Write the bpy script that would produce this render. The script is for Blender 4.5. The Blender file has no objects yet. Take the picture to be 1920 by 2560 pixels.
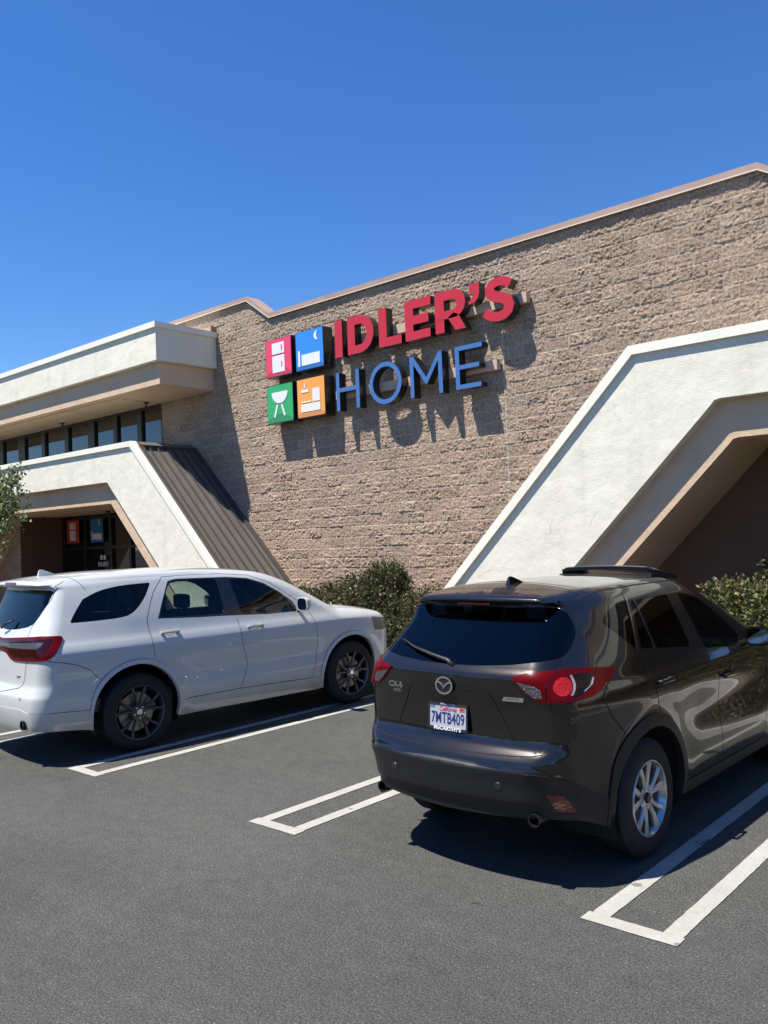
import bpy, math, random
import numpy as np
from mathutils import Vector, Matrix
from mathutils.geometry import delaunay_2d_cdt
R_=math.radians
scene=bpy.context.scene
# ---------------- camera ----------------
CAMH=2.10
yaw,pitch,roll=-0.7187,0.0305,-0.0406
cy,sy,cp,sp,cr,sr=math.cos(yaw),math.sin(yaw),math.cos(pitch),math.sin(pitch),math.cos(roll),math.sin(roll)
fw=Vector((sy*cp,cy*cp,sp)); rt=Vector((cy,-sy,0)); up=rt.cross(fw)
r2=cr*rt+sr*up; u2=-sr*rt+cr*up
cam=bpy.data.cameras.new('camera'); co=bpy.data.objects.new('camera',cam); scene.collection.objects.link(co)
cam.sensor_fit='VERTICAL'; cam.sensor_height=24; cam.lens=24*2128/2560; cam.clip_start=.05; cam.clip_end=3000
co.matrix_world=Matrix(((r2.x,u2.x,-fw.x,0),(r2.y,u2.y,-fw.y,0),(r2.z,u2.z,-fw.z,CAMH),(0,0,0,1)))
scene.camera=co
# ---------------- light ----------------
SUN=Vector((-.588,-1,2.42)).normalized()
EL=math.asin(SUN.z); AZ=math.atan2(SUN.x,SUN.y)
world=bpy.data.worlds.new("World"); scene.world=world; world.use_nodes=True
nt=world.node_tree; nt.nodes.clear()
wo=nt.nodes.new('ShaderNodeOutputWorld'); bg=nt.nodes.new('ShaderNodeBackground'); sk=nt.nodes.new('ShaderNodeTexSky')
sk.sky_type='NISHITA'; sk.sun_disc=False; sk.sun_elevation=EL; sk.sun_rotation=AZ; sk.altitude=0; sk.air_density=1.0; sk.dust_density=.0; sk.ozone_density=6.0
bg.inputs[1].default_value=.099
hs=nt.nodes.new('ShaderNodeHueSaturation'); hs.inputs['Saturation'].default_value=1.22; hs.inputs['Hue'].default_value=.509; nt.links.new(sk.outputs[0],hs.inputs['Color']); nt.links.new(hs.outputs[0],bg.inputs[0]); nt.links.new(bg.outputs[0],wo.inputs[0])
sl=bpy.data.lights.new('sun','SUN'); sl.energy=5.0; sl.angle=R_(.53); sl.color=(1,.955,.88)
so=bpy.data.objects.new('sun',sl); scene.collection.objects.link(so); so.rotation_euler=SUN.to_track_quat('Z','Y').to_euler(); so.location=(-8,-12,30)
vs=scene.view_settings; vs.view_transform='Standard'; vs.look='None'; vs.exposure=.78; vs.gamma=1
# ---------------- materials ----------------
def newmat(name):
    m=bpy.data.materials.new(name); m.use_nodes=True; t=m.node_tree; b=t.nodes['Principled BSDF']; return m,t,b
def nd(t,typ,**k):
    n=t.nodes.new(typ)
    for a,v in k.items():
        if a.startswith('i_'): n.inputs[a[2:].replace('_',' ')].default_value=v
        elif a[0]=='n' and a[1:].isdigit(): n.inputs[int(a[1:])].default_value=v
        else: setattr(n,a,v)
    return n
def mixc(t,fac,a,b,mode='MIX'):
    n=t.nodes.new('ShaderNodeMix'); n.data_type='RGBA'; n.blend_type=mode
    for i,v in ((0,fac),(6,a),(7,b)):
        if hasattr(v,'links') or hasattr(v,'is_linked'): t.links.new(v,n.inputs[i])
        elif isinstance(v,(int,float)): n.inputs[i].default_value=v
        else: n.inputs[i].default_value=(*v[:3],1)
    return n.outputs[2]
def ramp(t,src,stops):
    n=t.nodes.new('ShaderNodeValToRGB'); t.links.new(src,n.inputs[0]); e=n.color_ramp.elements
    while len(e)<len(stops): e.new(.5)
    for i,(p,c) in enumerate(stops):
        e[i].position=p; e[i].color=(*(c if isinstance(c,tuple) else (c,c,c)),1)
    return n.outputs[0]
def noise(t,scale,detail=4,rough=.55,coord=None):
    if coord is None: coord=nd(t,'ShaderNodeTexCoord').outputs['Object']
    n=nd(t,'ShaderNodeTexNoise'); n.inputs['Scale'].default_value=scale; n.inputs['Detail'].default_value=detail; n.inputs['Roughness'].default_value=rough
    t.links.new(coord,n.inputs['Vector']); return n.outputs[0]
MC={}
def M(name,col,rough=.5,metal=0,coat=0,var=None,bump=None,spec=.5,crough=.03):
    if name in MC: return MC[name]
    m,t,b=newmat(name); MC[name]=m
    b.inputs['Base Color'].default_value=(*col,1); b.inputs['Roughness'].default_value=rough; b.inputs['Metallic'].default_value=metal
    b.inputs['Coat Weight'].default_value=coat; b.inputs['Coat Roughness'].default_value=crough; b.inputs['Specular IOR Level'].default_value=spec
    if var:
        o=noise(t,var[0],5); r=ramp(t,o,[(.3,tuple(c*(1-var[1]) for c in col)),(.7,tuple(min(1,c*(1+var[1])) for c in col))]); t.links.new(r,b.inputs['Base Color'])
    if bump:
        o=noise(t,bump[0],4,.65); bn=nd(t,'ShaderNodeBump'); bn.inputs['Strength'].default_value=bump[1]; bn.inputs['Distance'].default_value=bump[2] if len(bump)>2 else .01
        t.links.new(o,bn.inputs['Height']); t.links.new(bn.outputs[0],b.inputs['Normal'])
    return m
def glassmat(name,tint,ior=1.52,rough=.0):
    if name in MC: return MC[name]
    m,t,b=newmat(name); MC[name]=m; t.nodes.remove(b)
    out=[n for n in t.nodes if n.type=='OUTPUT_MATERIAL'][0]
    tr=nd(t,'ShaderNodeBsdfTransparent'); tr.inputs[0].default_value=(*tint,1); gl=nd(t,'ShaderNodeBsdfGlossy'); gl.inputs['Roughness'].default_value=rough
    fr=nd(t,'ShaderNodeFresnel'); fr.inputs[0].default_value=ior; mx=nd(t,'ShaderNodeMixShader')
    t.links.new(fr.outputs[0],mx.inputs[0]); t.links.new(tr.outputs[0],mx.inputs[1]); t.links.new(gl.outputs[0],mx.inputs[2]); t.links.new(mx.outputs[0],out.inputs[0])
    return m
def stucco(name,a,b_,dirt,bs=.5):
    if name in MC: return MC[name]
    m,t,b=newmat(name); MC[name]=m; co_=nd(t,'ShaderNodeTexCoord').outputs['Object']
    n1=noise(t,1.3,5,.6,co_); c=ramp(t,n1,[(.3,a),(.68,b_)])
    mp=nd(t,'ShaderNodeMapping'); mp.inputs['Scale'].default_value=(3.5,3.5,.35); t.links.new(co_,mp.inputs[0])
    n2=noise(t,1,6,.65,mp.outputs[0]); c=mixc(t,ramp(t,n2,[(.54,0.),(.80,.6)]),c,dirt)
    vc=nd(t,'ShaderNodeTexVoronoi',feature='DISTANCE_TO_EDGE'); vc.inputs['Scale'].default_value=.55; wv=noise(t,2.2,5,.7,co_); wm=nd(t,'ShaderNodeVectorMath',operation='ADD'); wsx=nd(t,'ShaderNodeVectorMath',operation='SCALE'); wsx.inputs['Scale'].default_value=.55; cmb=nd(t,'ShaderNodeTexNoise'); cmb.inputs['Scale'].default_value=2.0; cmb.inputs['Detail'].default_value=6; t.links.new(co_,cmb.inputs['Vector']); t.links.new(cmb.outputs['Color'],wsx.inputs[0]); t.links.new(co_,wm.inputs[0]); t.links.new(wsx.outputs[0],wm.inputs[1]); t.links.new(wm.outputs[0],vc.inputs['Vector'])
    ck=nd(t,'ShaderNodeMath',operation='MULTIPLY'); t.links.new(ramp(t,vc.outputs['Distance'],[(.002,.45),(.006,0.)]),ck.inputs[0]); t.links.new(ramp(t,wv,[(.50,0.),(.60,1.)]),ck.inputs[1]); c=mixc(t,ck.outputs[0],c,tuple(v*.55 for v in dirt))
    n9=noise(t,7,6,.75,co_); c=mixc(t,ramp(t,n9,[(.62,0.),(.80,.16)]),c,dirt)
    t.links.new(c,b.inputs['Base Color']); b.inputs['Roughness'].default_value=.9
    n3=noise(t,55,6,.7,co_); n4=noise(t,4,3,.5,co_); ad=nd(t,'ShaderNodeMath',operation='MULTIPLY_ADD'); t.links.new(n4,ad.inputs[0]); ad.inputs[1].default_value=2.5; t.links.new(n3,ad.inputs[2])
    bn=nd(t,'ShaderNodeBump'); bn.inputs['Strength'].default_value=bs; bn.inputs['Distance'].default_value=.012; t.links.new(ad.outputs[0],bn.inputs['Height']); t.links.new(bn.outputs[0],b.inputs['Normal'])
    return m
# ---------------- mesh helpers ----------------
C=scene.collection
OFF={}
def link(name,me,mat=None,parent=None):
    o=bpy.data.objects.new(name,me); C.objects.link(o)
    if mat is not None and me is not None:
        for m in (mat if isinstance(mat,(list,tuple)) else [mat]): me.materials.append(m)
    if parent is not None:
        o.parent=parent; OFF[o.name]=OFF.get(parent.name,(0,0,0))
    return o
def tag(o,label=None,cat=None,group=None,kind=None):
    for k,v in (('label',label),('category',cat),('group',group),('kind',kind)):
        if v: o[k]=v
    return o
def empty(name,loc,rz=0,off=False):
    o=bpy.data.objects.new(name,None); C.objects.link(o); o.location=loc; o.rotation_euler=(0,0,rz); o.empty_display_size=.2
    OFF[o.name]=tuple(loc) if off else (0,0,0)
    return o
class MB:
    def __init__(s): s.v=[]; s.f=[]; s.m=[]; s.mi=0
    def add(s,vs,fs):
        n=len(s.v); s.v+=[tuple(map(float,v)) for v in vs]
        for f in fs: s.f.append(tuple(i+n for i in f)); s.m.append(s.mi)
        return s
    def box(s,a,b):
        x0,y0,z0=a; x1,y1,z1=b
        return s.add([(x0,y0,z0),(x1,y0,z0),(x1,y1,z0),(x0,y1,z0),(x0,y0,z1),(x1,y0,z1),(x1,y1,z1),(x0,y1,z1)],[(3,2,1,0),(4,5,6,7),(0,1,5,4),(1,2,6,5),(2,3,7,6),(3,0,4,7)])
    def bbox(s,a,b,r=.01):
        # box with chamfered edges
        x0,y0,z0=a;x1,y1,z1=b
        import bmesh
        bm=bmesh.new(); bmesh.ops.create_cube(bm,size=1); 
        for v in bm.verts: v.co=Vector(((x0+x1)/2+v.co.x*(x1-x0),(y0+y1)/2+v.co.y*(y1-y0),(z0+z1)/2+v.co.z*(z1-z0)))
        bmesh.ops.bevel(bm,geom=bm.edges[:],offset=r,segments=2,affect='EDGES',profile=.6)
        bm.verts.index_update(); s.add([v.co[:] for v in bm.verts],[tuple(v.index for v in f.verts) for f in bm.faces]); bm.free(); return s
    def prism(s,poly,axis,d0,d1):
        # poly 2D list; axis 'y': poly=(x,z), 'x': poly=(y,z), 'z': (x,y)
        def P(p,d): return {'y':(p[0],d,p[1]),'x':(d,p[0],p[1]),'z':(p[0],p[1],d)}[axis]
        n=len(poly); vs=[P(p,d0) for p in poly]+[P(p,d1) for p in poly]
        return s.add(vs,[tuple(range(n)),tuple(range(2*n-1,n-1,-1))]+[(i,(i+1)%n,n+(i+1)%n,n+i) for i in range(n)])
    def ring(s,outer,inner,axis,d0,d1):
        def P(p,d): return {'y':(p[0],d,p[1]),'x':(d,p[0],p[1]),'z':(p[0],p[1],d)}[axis]
        n=len(outer); vs=[P(p,d) for d in (d0,d1) for pl in (outer,inner) for p in pl]; f=[]
        for i in range(n):
            j=(i+1)%n; f+=[(i,j,n+j,n+i),(2*n+i,3*n+i,3*n+j,2*n+j),(i,2*n+i,2*n+j,j),(n+i,n+j,3*n+j,3*n+i)]
        return s.add(vs,f)
    def tube(s,pts,r,n=8,cap=True):
        pts=[Vector(p) for p in pts]; rs=r if isinstance(r,(list,tuple)) else [r]*len(pts); base=len(s.v); vs=[]
        for i,p in enumerate(pts):
            d=(pts[min(i+1,len(pts)-1)]-pts[max(i-1,0)]).normalized(); a=d.orthogonal().normalized() if i==0 else (a-d*a.dot(d)).normalized(); b=d.cross(a)
            vs+=[(p+(a*math.cos(2*math.pi*k/n)+b*math.sin(2*math.pi*k/n))*rs[i])[:] for k in range(n)]
        fs=[(i*n+k,i*n+(k+1)%n,(i+1)*n+(k+1)%n,(i+1)*n+k) for i in range(len(pts)-1) for k in range(n)]
        if cap: fs+=[tuple(range(n-1,-1,-1)),tuple((len(pts)-1)*n+k for k in range(n))]
        return s.add(vs,fs)
    def lathe(s,prof,c,axis='x',n=48,close=False,sx=1):
        vs=[];m=len(prof)
        for k in range(n):
            a=2*math.pi*k/n; ca,sa=math.cos(a),math.sin(a)
            for (h,r) in prof:
                vs.append({'x':(c[0]+h*sx,c[1]+r*ca,c[2]+r*sa),'z':(c[0]+r*ca,c[1]+r*sa,c[2]+h),'y':(c[0]+r*ca,c[1]+h,c[2]+r*sa)}[axis])
        fs=[(k*m+i,k*m+i+1,((k+1)%n)*m+i+1,((k+1)%n)*m+i) for k in range(n) for i in range(m-1)]
        return s.add(vs,fs)
    def build(s,name,mat,parent=None,smooth=False,angle=None):
        off=OFF.get(parent.name,(0,0,0)) if parent is not None else (0,0,0)
        me=bpy.data.meshes.new(name); me.from_pydata([(v[0]-off[0],v[1]-off[1],v[2]-off[2]) for v in s.v],[],s.f)
        o=link(name,me,mat,parent)
        if any(s.m): me.polygons.foreach_set('material_index',s.m)
        if smooth: me.polygons.foreach_set('use_smooth',[True]*len(me.polygons))
        if angle:
            me.polygons.foreach_set('use_smooth',[True]*len(me.polygons)); me.set_sharp_from_angle(angle=R_(angle))
        me.update(); return o
def fixn(o):
    import bmesh
    bm=bmesh.new(); bm.from_mesh(o.data); bmesh.ops.recalc_face_normals(bm,faces=bm.faces[:]); bm.to_mesh(o.data); bm.free(); return o
# ---------------- ground ----------------
random.seed(4); rng=np.random.default_rng(7)
def asphalt_mat():
    m,t,b=newmat('asphalt'); co_=nd(t,'ShaderNodeTexCoord').outputs['Object']
    n1=noise(t,.45,6,.6,co_); base=ramp(t,n1,[(.3,(.062,.062,.057)),(.7,(.085,.084,.077))])
    mp=nd(t,'ShaderNodeMapping'); mp.inputs['Scale'].default_value=(.25,2.2,1); mp.inputs['Rotation'].default_value=(0,0,.25); t.links.new(co_,mp.inputs[0])
    st=noise(t,1.6,5,.6,mp.outputs[0]); base=mixc(t,ramp(t,st,[(.5,0.),(.75,.30)]),base,(.104,.096,.080))
    n2=noise(t,150,6,.85,co_); base=mixc(t,1.,base,ramp(t,n2,[(.36,.08),(.5,.5),(.64,1.)]),'OVERLAY')
    nf=noise(t,9,5,.7,co_); base=mixc(t,.6,base,ramp(t,nf,[(.3,.38),(.7,.62)]),'OVERLAY')
    vo=nd(t,'ShaderNodeTexVoronoi'); vo.inputs['Scale'].default_value=75; t.links.new(co_,vo.inputs['Vector'])
    wn=nd(t,'ShaderNodeTexWhiteNoise'); t.links.new(vo.outputs['Color'],wn.inputs['Vector'])
    g1=nd(t,'ShaderNodeMath',operation='LESS_THAN'); t.links.new(vo.outputs['Distance'],g1.inputs[0]); g1.inputs[1].default_value=.22
    g2=nd(t,'ShaderNodeMath',operation='GREATER_THAN'); t.links.new(wn.outputs['Value'],g2.inputs[0]); g2.inputs[1].default_value=.965
    g3=nd(t,'ShaderNodeMath',operation='MULTIPLY'); t.links.new(g1.outputs[0],g3.inputs[0]); t.links.new(g2.outputs[0],g3.inputs[1])
    base=mixc(t,g3.outputs[0],base,(.24,.235,.21))
    n5=noise(t,1.1,3,.5,co_); base=mixc(t,ramp(t,n5,[(.68,0.),(.78,.35)]),base,(.045,.045,.042))
    ng=noise(t,70,3,.9,co_); base=mixc(t,.8,base,ramp(t,ng,[(.38,.22),(.5,.5),(.62,.82)]),'OVERLAY')
    no=nd(t,'ShaderNodeTexVoronoi'); no.inputs['Scale'].default_value=.9; wv=nd(t,'ShaderNodeTexNoise'); wv.inputs['Scale'].default_value=4; wv.inputs['Detail'].default_value=5; t.links.new(co_,wv.inputs['Vector']); vs_=nd(t,'ShaderNodeVectorMath',operation='MULTIPLY_ADD'); t.links.new(wv.outputs['Color'],vs_.inputs[0]); vs_.inputs[1].default_value=(.25,.25,0); t.links.new(co_,vs_.inputs[2]); t.links.new(vs_.outputs[0],no.inputs['Vector'])
    base=mixc(t,ramp(t,no.outputs['Distance'],[(.05,.45),(.13,0.)]),base,(.030,.030,.028))
    t.links.new(base,b.inputs['Base Color']); b.inputs['Roughness'].default_value=.88; b.inputs['Specular IOR Level'].default_value=.14
    vb=nd(t,'ShaderNodeTexVoronoi'); vb.inputs['Scale'].default_value=130; t.links.new(co_,vb.inputs['Vector'])
    ad=nd(t,'ShaderNodeMath',operation='MULTIPLY_ADD'); t.links.new(vb.outputs['Distance'],ad.inputs[0]); ad.inputs[1].default_value=-.8; t.links.new(n2,ad.inputs[2])
    bn=nd(t,'ShaderNodeBump'); bn.inputs['Strength'].default_value=.8; bn.inputs['Distance'].default_value=.005; t.links.new(ad.outputs[0],bn.inputs['Height']); t.links.new(bn.outputs[0],b.inputs['Normal'])
    return m
ASPH=asphalt_mat()
g=MB(); g.add([(-900,-900,0),(900,-900,0),(900,900,0),(-900,900,0)],[(0,1,2,3)]); tag(g.build('ground',ASPH),kind='structure')
def paint_mat():
    m,t,b=newmat('line_paint'); co_=nd(t,'ShaderNodeTexCoord').outputs['Object']
    n=noise(t,2.2,6,.7,co_); n2=noise(t,60,5,.7,co_); c=ramp(t,n2,[(.3,(.31,.305,.27)),(.6,(.40,.39,.35))])
    c=mixc(t,ramp(t,n,[(.40,.45),(.62,0.)]),c,(.27,.255,.22))
    v=nd(t,'ShaderNodeTexNoise'); v.inputs['Scale'].default_value=3.1; v.inputs['Detail'].default_value=8; t.links.new(co_,v.inputs['Vector'])
    c=mixc(t,ramp(t,v.outputs[0],[(.645,0.),(.66,.9)]),c,(.15,.145,.13)); n3=noise(t,200,3,.7,co_); c=mixc(t,ramp(t,n3,[(.62,0.),(.70,.8)]),c,(.10,.10,.095))
    t.links.new(c,b.inputs['Base Color']); b.inputs['Roughness'].default_value=.8
    bn=nd(t,'ShaderNodeBump'); bn.inputs['Strength'].default_value=.5; bn.inputs['Distance'].default_value=.004; t.links.new(n2,bn.inputs['Height']); t.links.new(bn.outputs[0],b.inputs['Normal'])
    return m
PAINT=paint_mat()
def hairpin(x0,x1,y0,y1,w=.105,j=.0,skew=0):
    # worn painted hairpin as one flat sheet with slightly uneven edges
    mb=MB(); z=.005; hw=w/2
    def strip(a,b,nx):
        n=max(2,int((Vector(b)-Vector(a)).length/.05)); L=[];Rr=[]
        for i in range(n+1):
            t=i/n; px=a[0]+(b[0]-a[0])*t; py=a[1]+(b[1]-a[1])*t; e1=random.uniform(-j,j); e2=random.uniform(-j,j)
            if nx: L.append((px-hw-e1,py,z)); Rr.append((px+hw+e2,py,z))
            else: L.append((px,py-hw-e1,z)); Rr.append((px,py+hw+e2,z))
        mb.add(L+Rr,[(i,n+1+i,n+2+i,i+1) if nx else (i,i+1,n+2+i,n+1+i) for i in range(n)])
    strip((x0+hw,y0+w),(x0+hw+skew,y1),True); strip((x1-hw,y0+w*.95),(x1-hw+skew,y1),True)
    strip((x0-.02,y0+hw),(x1+.012,y0+hw-.004),False)
    return tag(mb.build('parking_line',PAINT),kind='structure')
k=2.10/1.6
for i,(a,b_) in enumerate([(-10.02,-9.52),(-5.95*k,-5.585*k),(-3.885*k,-3.52*k),(-1.772*k,-1.385*k),(.98,1.48),(3.7,4.2)]):
    hairpin(a,b_,3.165*k-(.0 if i else .35),9.0-.05,.105,.0022,skew=.03)
# curb and planting strip
conc=M('kerb_concrete',(.42,.40,.36),.9,var=(3,.2),bump=(60,.4))
kb=MB(); kb.prism([(9.0,.002),(9.03,.15),(9.15,.155),(9.16,.0)],'x',-60,30); tag(kb.build('kerb',conc),kind='structure')
soil=M('soil',(.11,.075,.05),.95,var=(6,.45),bump=(25,1,.05))
pb=MB(); nx,ny=300,10
xs=np.linspace(-60,30,nx); ys=np.linspace(9.16,12.0,ny)
pb.add([(x,y,.10+random.uniform(0,.05)) for x in xs for y in ys],[(i*ny+j,(i+1)*ny+j,(i+1)*ny+j+1,i*ny+j+1) for i in range(nx-1) for j in range(ny-1)])
tag(pb.build('planting_bed',soil),kind='structure')
# ---------------- building ----------------
WY=12.05
B=empty('store_building',(-10.5,WY,0),off=True)
tag(B,'tan split-face block store with white angular canopy and two white six-sided portals','building')
CZ,JX=.115,.176
def block_mat():
    m,t,b=newmat('split_face_block'); tc=nd(t,'ShaderNodeTexCoord'); 
    mp=nd(t,'ShaderNodeMapping'); mp.inputs['Location'].default_value=(-10.5,0,0); t.links.new(tc.outputs['Object'],mp.inputs[0]); co_=mp.outputs[0]
    sp=nd(t,'ShaderNodeSeparateXYZ'); t.links.new(co_,sp.inputs[0])
    def mth(op,a,b=None,c=None):
        n=nd(t,'ShaderNodeMath',operation=op)
        for i,v in enumerate((a,b,c)):
            if v is None: continue
            if isinstance(v,(int,float)): n.inputs[i].default_value=v
            else: t.links.new(v,n.inputs[i])
        return n.outputs[0]
    Z=mth('DIVIDE',mth('SUBTRACT',sp.outputs[2],CZ),.2032); row=mth('FLOOR',Z); fz=mth('SUBTRACT',Z,row)
    odd=mth('ABSOLUTE',mth('MODULO',row,2.0)); xs_=mth('DIVIDE',mth('SUBTRACT',sp.outputs[0],mth('ADD',JX,mth('MULTIPLY',mth('SUBTRACT',1.0,odd),.2032))),.4064)
    col=mth('FLOOR',xs_); fx=mth('SUBTRACT',xs_,col)
    dz=mth('MULTIPLY',mth('MINIMUM',fz,mth('SUBTRACT',1.0,fz)),.2032); dx=mth('MULTIPLY',mth('MINIMUM',fx,mth('SUBTRACT',1.0,fx)),.4064)
    cb=nd(t,'ShaderNodeCombineXYZ'); t.links.new(row,cb.inputs[0]); t.links.new(col,cb.inputs[1]); wn=nd(t,'ShaderNodeTexWhiteNoise'); t.links.new(cb.outputs[0],wn.inputs['Vector'])
    n1=noise(t,.5,5,.6,co_); c=ramp(t,n1,[(.3,(.390,.290,.212)),(.7,(.370,.290,.220))])
    # rosier low down, greyer high up
    zz=mth('MULTIPLY',mth('SUBTRACT',sp.outputs[2],1.2),.28); zc=nd(t,'ShaderNodeClamp'); t.links.new(zz,zc.inputs[0])
    c=mixc(t,zc.outputs[0],mixc(t,.55,c,(.43,.298,.215)),c)
    c=mixc(t,.7,c,ramp(t,wn.outputs['Value'],[(0.,.42),(.8,.55),(1.,.62)]),'OVERLAY')
    ms=nd(t,'ShaderNodeMapping'); ms.inputs['Scale'].default_value=(2.2,2.2,.22); t.links.new(co_,ms.inputs[0]); ns=noise(t,1.,6,.7,ms.outputs[0]); c=mixc(t,ramp(t,ns,[(.54,0.),(.80,.30)]),c,(.25,.20,.155))
    n2=noise(t,24,7,.72,co_); c=mixc(t,.8,c,ramp(t,n2,[(.34,(.18,.18,.19)),(.5,(.51,.50,.49)),(.64,(.84,.80,.74))]),'OVERLAY')
    n6=noise(t,75,4,.7,co_); c=mixc(t,ramp(t,n6,[(.58,0.),(.68,.8)]),c,(.10,.085,.075))
    n7=noise(t,60,4,.7,mp.outputs[0]); c=mixc(t,ramp(t,n7,[(.66,0.),(.74,.6)]),c,(.55,.47,.38))
    # efflorescence
    n8=noise(t,.9,6,.7,co_); ef=ramp(t,n8,[(.63,0.),(.78,.35)]); c=mixc(t,ef,c,(.46,.43,.40))
    mort=ramp(t,mth('MINIMUM',mth('MULTIPLY',dx,1.35),dz),[(.005,1.),(.0078,0.)]); nm=noise(t,2.5,4,.6,co_); mf=mth('MULTIPLY',mort,ramp(t,nm,[(.3,.45),(.6,.95)]))
    c=mixc(t,mf,c,(.52,.43,.345))
    # caulked control joint
    cjx=mth('ABSOLUTE',mth('ADD',sp.outputs[0],mth('MULTIPLY_ADD',nm,.02,7.74))); cj=mth('MULTIPLY',mth('LESS_THAN',cjx,.013),mth('GREATER_THAN',sp.outputs[2],2.5)); c=mixc(t,mth('MULTIPLY',cj,.75),c,(.50,.46,.41))
    t.links.new(c,b.inputs['Base Color']); b.inputs['Roughness'].default_value=.95; b.inputs['Specular IOR Level'].default_value=.2
    na=noise(t,34,8,.8,co_); bn=nd(t,'ShaderNodeBump'); bn.inputs['Strength'].default_value=1; bn.inputs['Distance'].default_value=.03; t.links.new(na,bn.inputs['Height']); t.links.new(bn.outputs[0],b.inputs['Normal'])
    return m
BLK=block_mat()
def vnoise(x,z,s,seed):
    r=np.random.default_rng(seed); G=r.random((2048,1024)); u=x/s+700; v=z/s+50; i=np.floor(u).astype(int); j=np.floor(v).astype(int); fu=u-i; fv=v-j
    fu=fu*fu*(3-2*fu); fv=fv*fv*(3-2*fv); i%=2047; j%=1023
    return (G[i,j]*(1-fu)+G[i+1,j]*fu)*(1-fv)+(G[i,j+1]*(1-fu)+G[i+1,j+1]*fu)*fv
def wall_disp(x,z):
    Z=(z-CZ)/.2032; row=np.floor(Z); fz=Z-row; odd=np.abs(np.mod(row,2)); X=(x-JX-.2032*(1-odd))/.4064; col=np.floor(X); fx=X-col
    dz=np.minimum(fz,1-fz)*.2032; dx=np.minimum(fx,1-fx)*.4064; e=np.clip(np.minimum(dz,dx)/.018,0,1)
    hsh=lambda a:np.mod(np.sin(row*12.9898+col*78.233+a)*43758.5453,1)
    n=.24*vnoise(x+z*.5,z*.9-x*.4,.09,1)+.36*vnoise(x+z*.6,z-x*.5,.045,2)+.40*vnoise(x-z*.4,z+x*.4,.024,3)
    lump=np.abs(vnoise(x+z*.7,z-x*.3,.13,5)-.5)*2; lump=(1-lump)**3
    d=-.005+.034*(n-.12)*(.7+.6*hsh(1))+.008*lump*hsh(4)**2+(hsh(2)-.5)*.006*(fx-.5)*2+(hsh(3)-.5)*.006*(fz-.5)*2
    return np.maximum(d,0)*e
TOP=[(-40,7.48),(-14.23,7.48),(-13.52,6.97),(-3.55,6.97),(-2.75,6.45),(6,6.45),(30,6.45)]
def topz(x): return np.interp(x,[p[0] for p in TOP],[p[1] for p in TOP])
def wall_sheet(name,x0,x1,z0,z1,st,amp=1,mat=None,clip=True,yb=0):
    nx=int((x1-x0)/st)+1; nz=int((z1-z0)/st)+1; X,Zg=np.meshgrid(np.linspace(x0,x1,nx),np.linspace(z0,z1,nz),indexing='ij')
    if clip: Zg=np.minimum(Zg,topz(X)-.06)
    Y=WY+yb+.006-wall_disp(X,Zg)*amp
    V=np.stack([X+10.5,Y-WY,Zg],-1).reshape(-1,3); idx=np.arange(nx*nz).reshape(nx,nz)
    q=np.stack([idx[:-1,:-1],idx[1:,:-1],idx[1:,1:],idx[:-1,1:]],-1)
    ok=(Zg[:-1,1:]-Zg[:-1,:-1]>1e-4)|(Zg[1:,1:]-Zg[1:,:-1]>1e-4); F=q[ok]
    me=bpy.data.meshes.new(name); me.vertices.add(len(V)); me.vertices.foreach_set('co',V.ravel()); me.loops.add(F.size); me.loops.foreach_set('vertex_index',F.ravel().astype(np.int32))
    me.polygons.add(len(F)); me.polygons.foreach_set('loop_start',np.arange(0,F.size,4,dtype=np.int32)); me.polygons.foreach_set('use_smooth',np.ones(len(F),bool)); me.update(calc_edges=True)
    return link(name,me,mat or BLK,B)
wall_sheet('block_wall',-17.63,-3.2,.9,7.45,.0108)
wall_sheet('block_wall',-3.2,2.5,0,7,.03)
wall_sheet('block_wall',-17.63,-3.2,0,.9,.04,clip=False)
w=MB(); w.box((-40,WY+.02,5.60),(-17.63,WY+.3,7.42)); w.box((2.5,WY,0),(30,WY+.3,6.4)); w.box((-17.63,WY+.05,5.62),(2.5,WY+.3,6.40)); w.box((-17.63,WY+.05,6.40),(-3.8,WY+.3,6.9)); w.box((-40,WY,0),(-25.12,WY+.3,4.5)); w.box((-17.5,WY+.05,0),(2.5,WY+.3,5.62))
w.build('block_wall',BLK,B)
w=MB(); w.box((-17.63,WY+.02,4.3),(-17.5,WY+.3,5.62)); w.box((-40,14.9,0),(30,15,5.6)); w.box((-40,WY+.3,5.55),(30,15.0,5.62)); w.build('backing_wall',M('dark_block',(.2,.15,.115),.9,bump=(30,.5)),B)
# coping
cop=M('coping_metal',(.37,.255,.20),.55,var=(2,.12)); copl=M('coping_drip',(.72,.62,.50),.5)
cm=MB(); cl=MB()
for (xa,za),(xb,zb) in zip(TOP[:-1],TOP[1:]):
    cm.prism([(xa,za-.095),(xb,zb-.095),(xb,zb),(xa,za)],'y',WY-.06,WY+.32)
    cl.prism([(xa,za-.108),(xb,zb-.108),(xb,zb-.094),(xa,za-.094)],'y',WY-.068,WY-.05)
o=cm.build('coping',cop,B); cl.build('drip_edge',copl,o)
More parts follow.
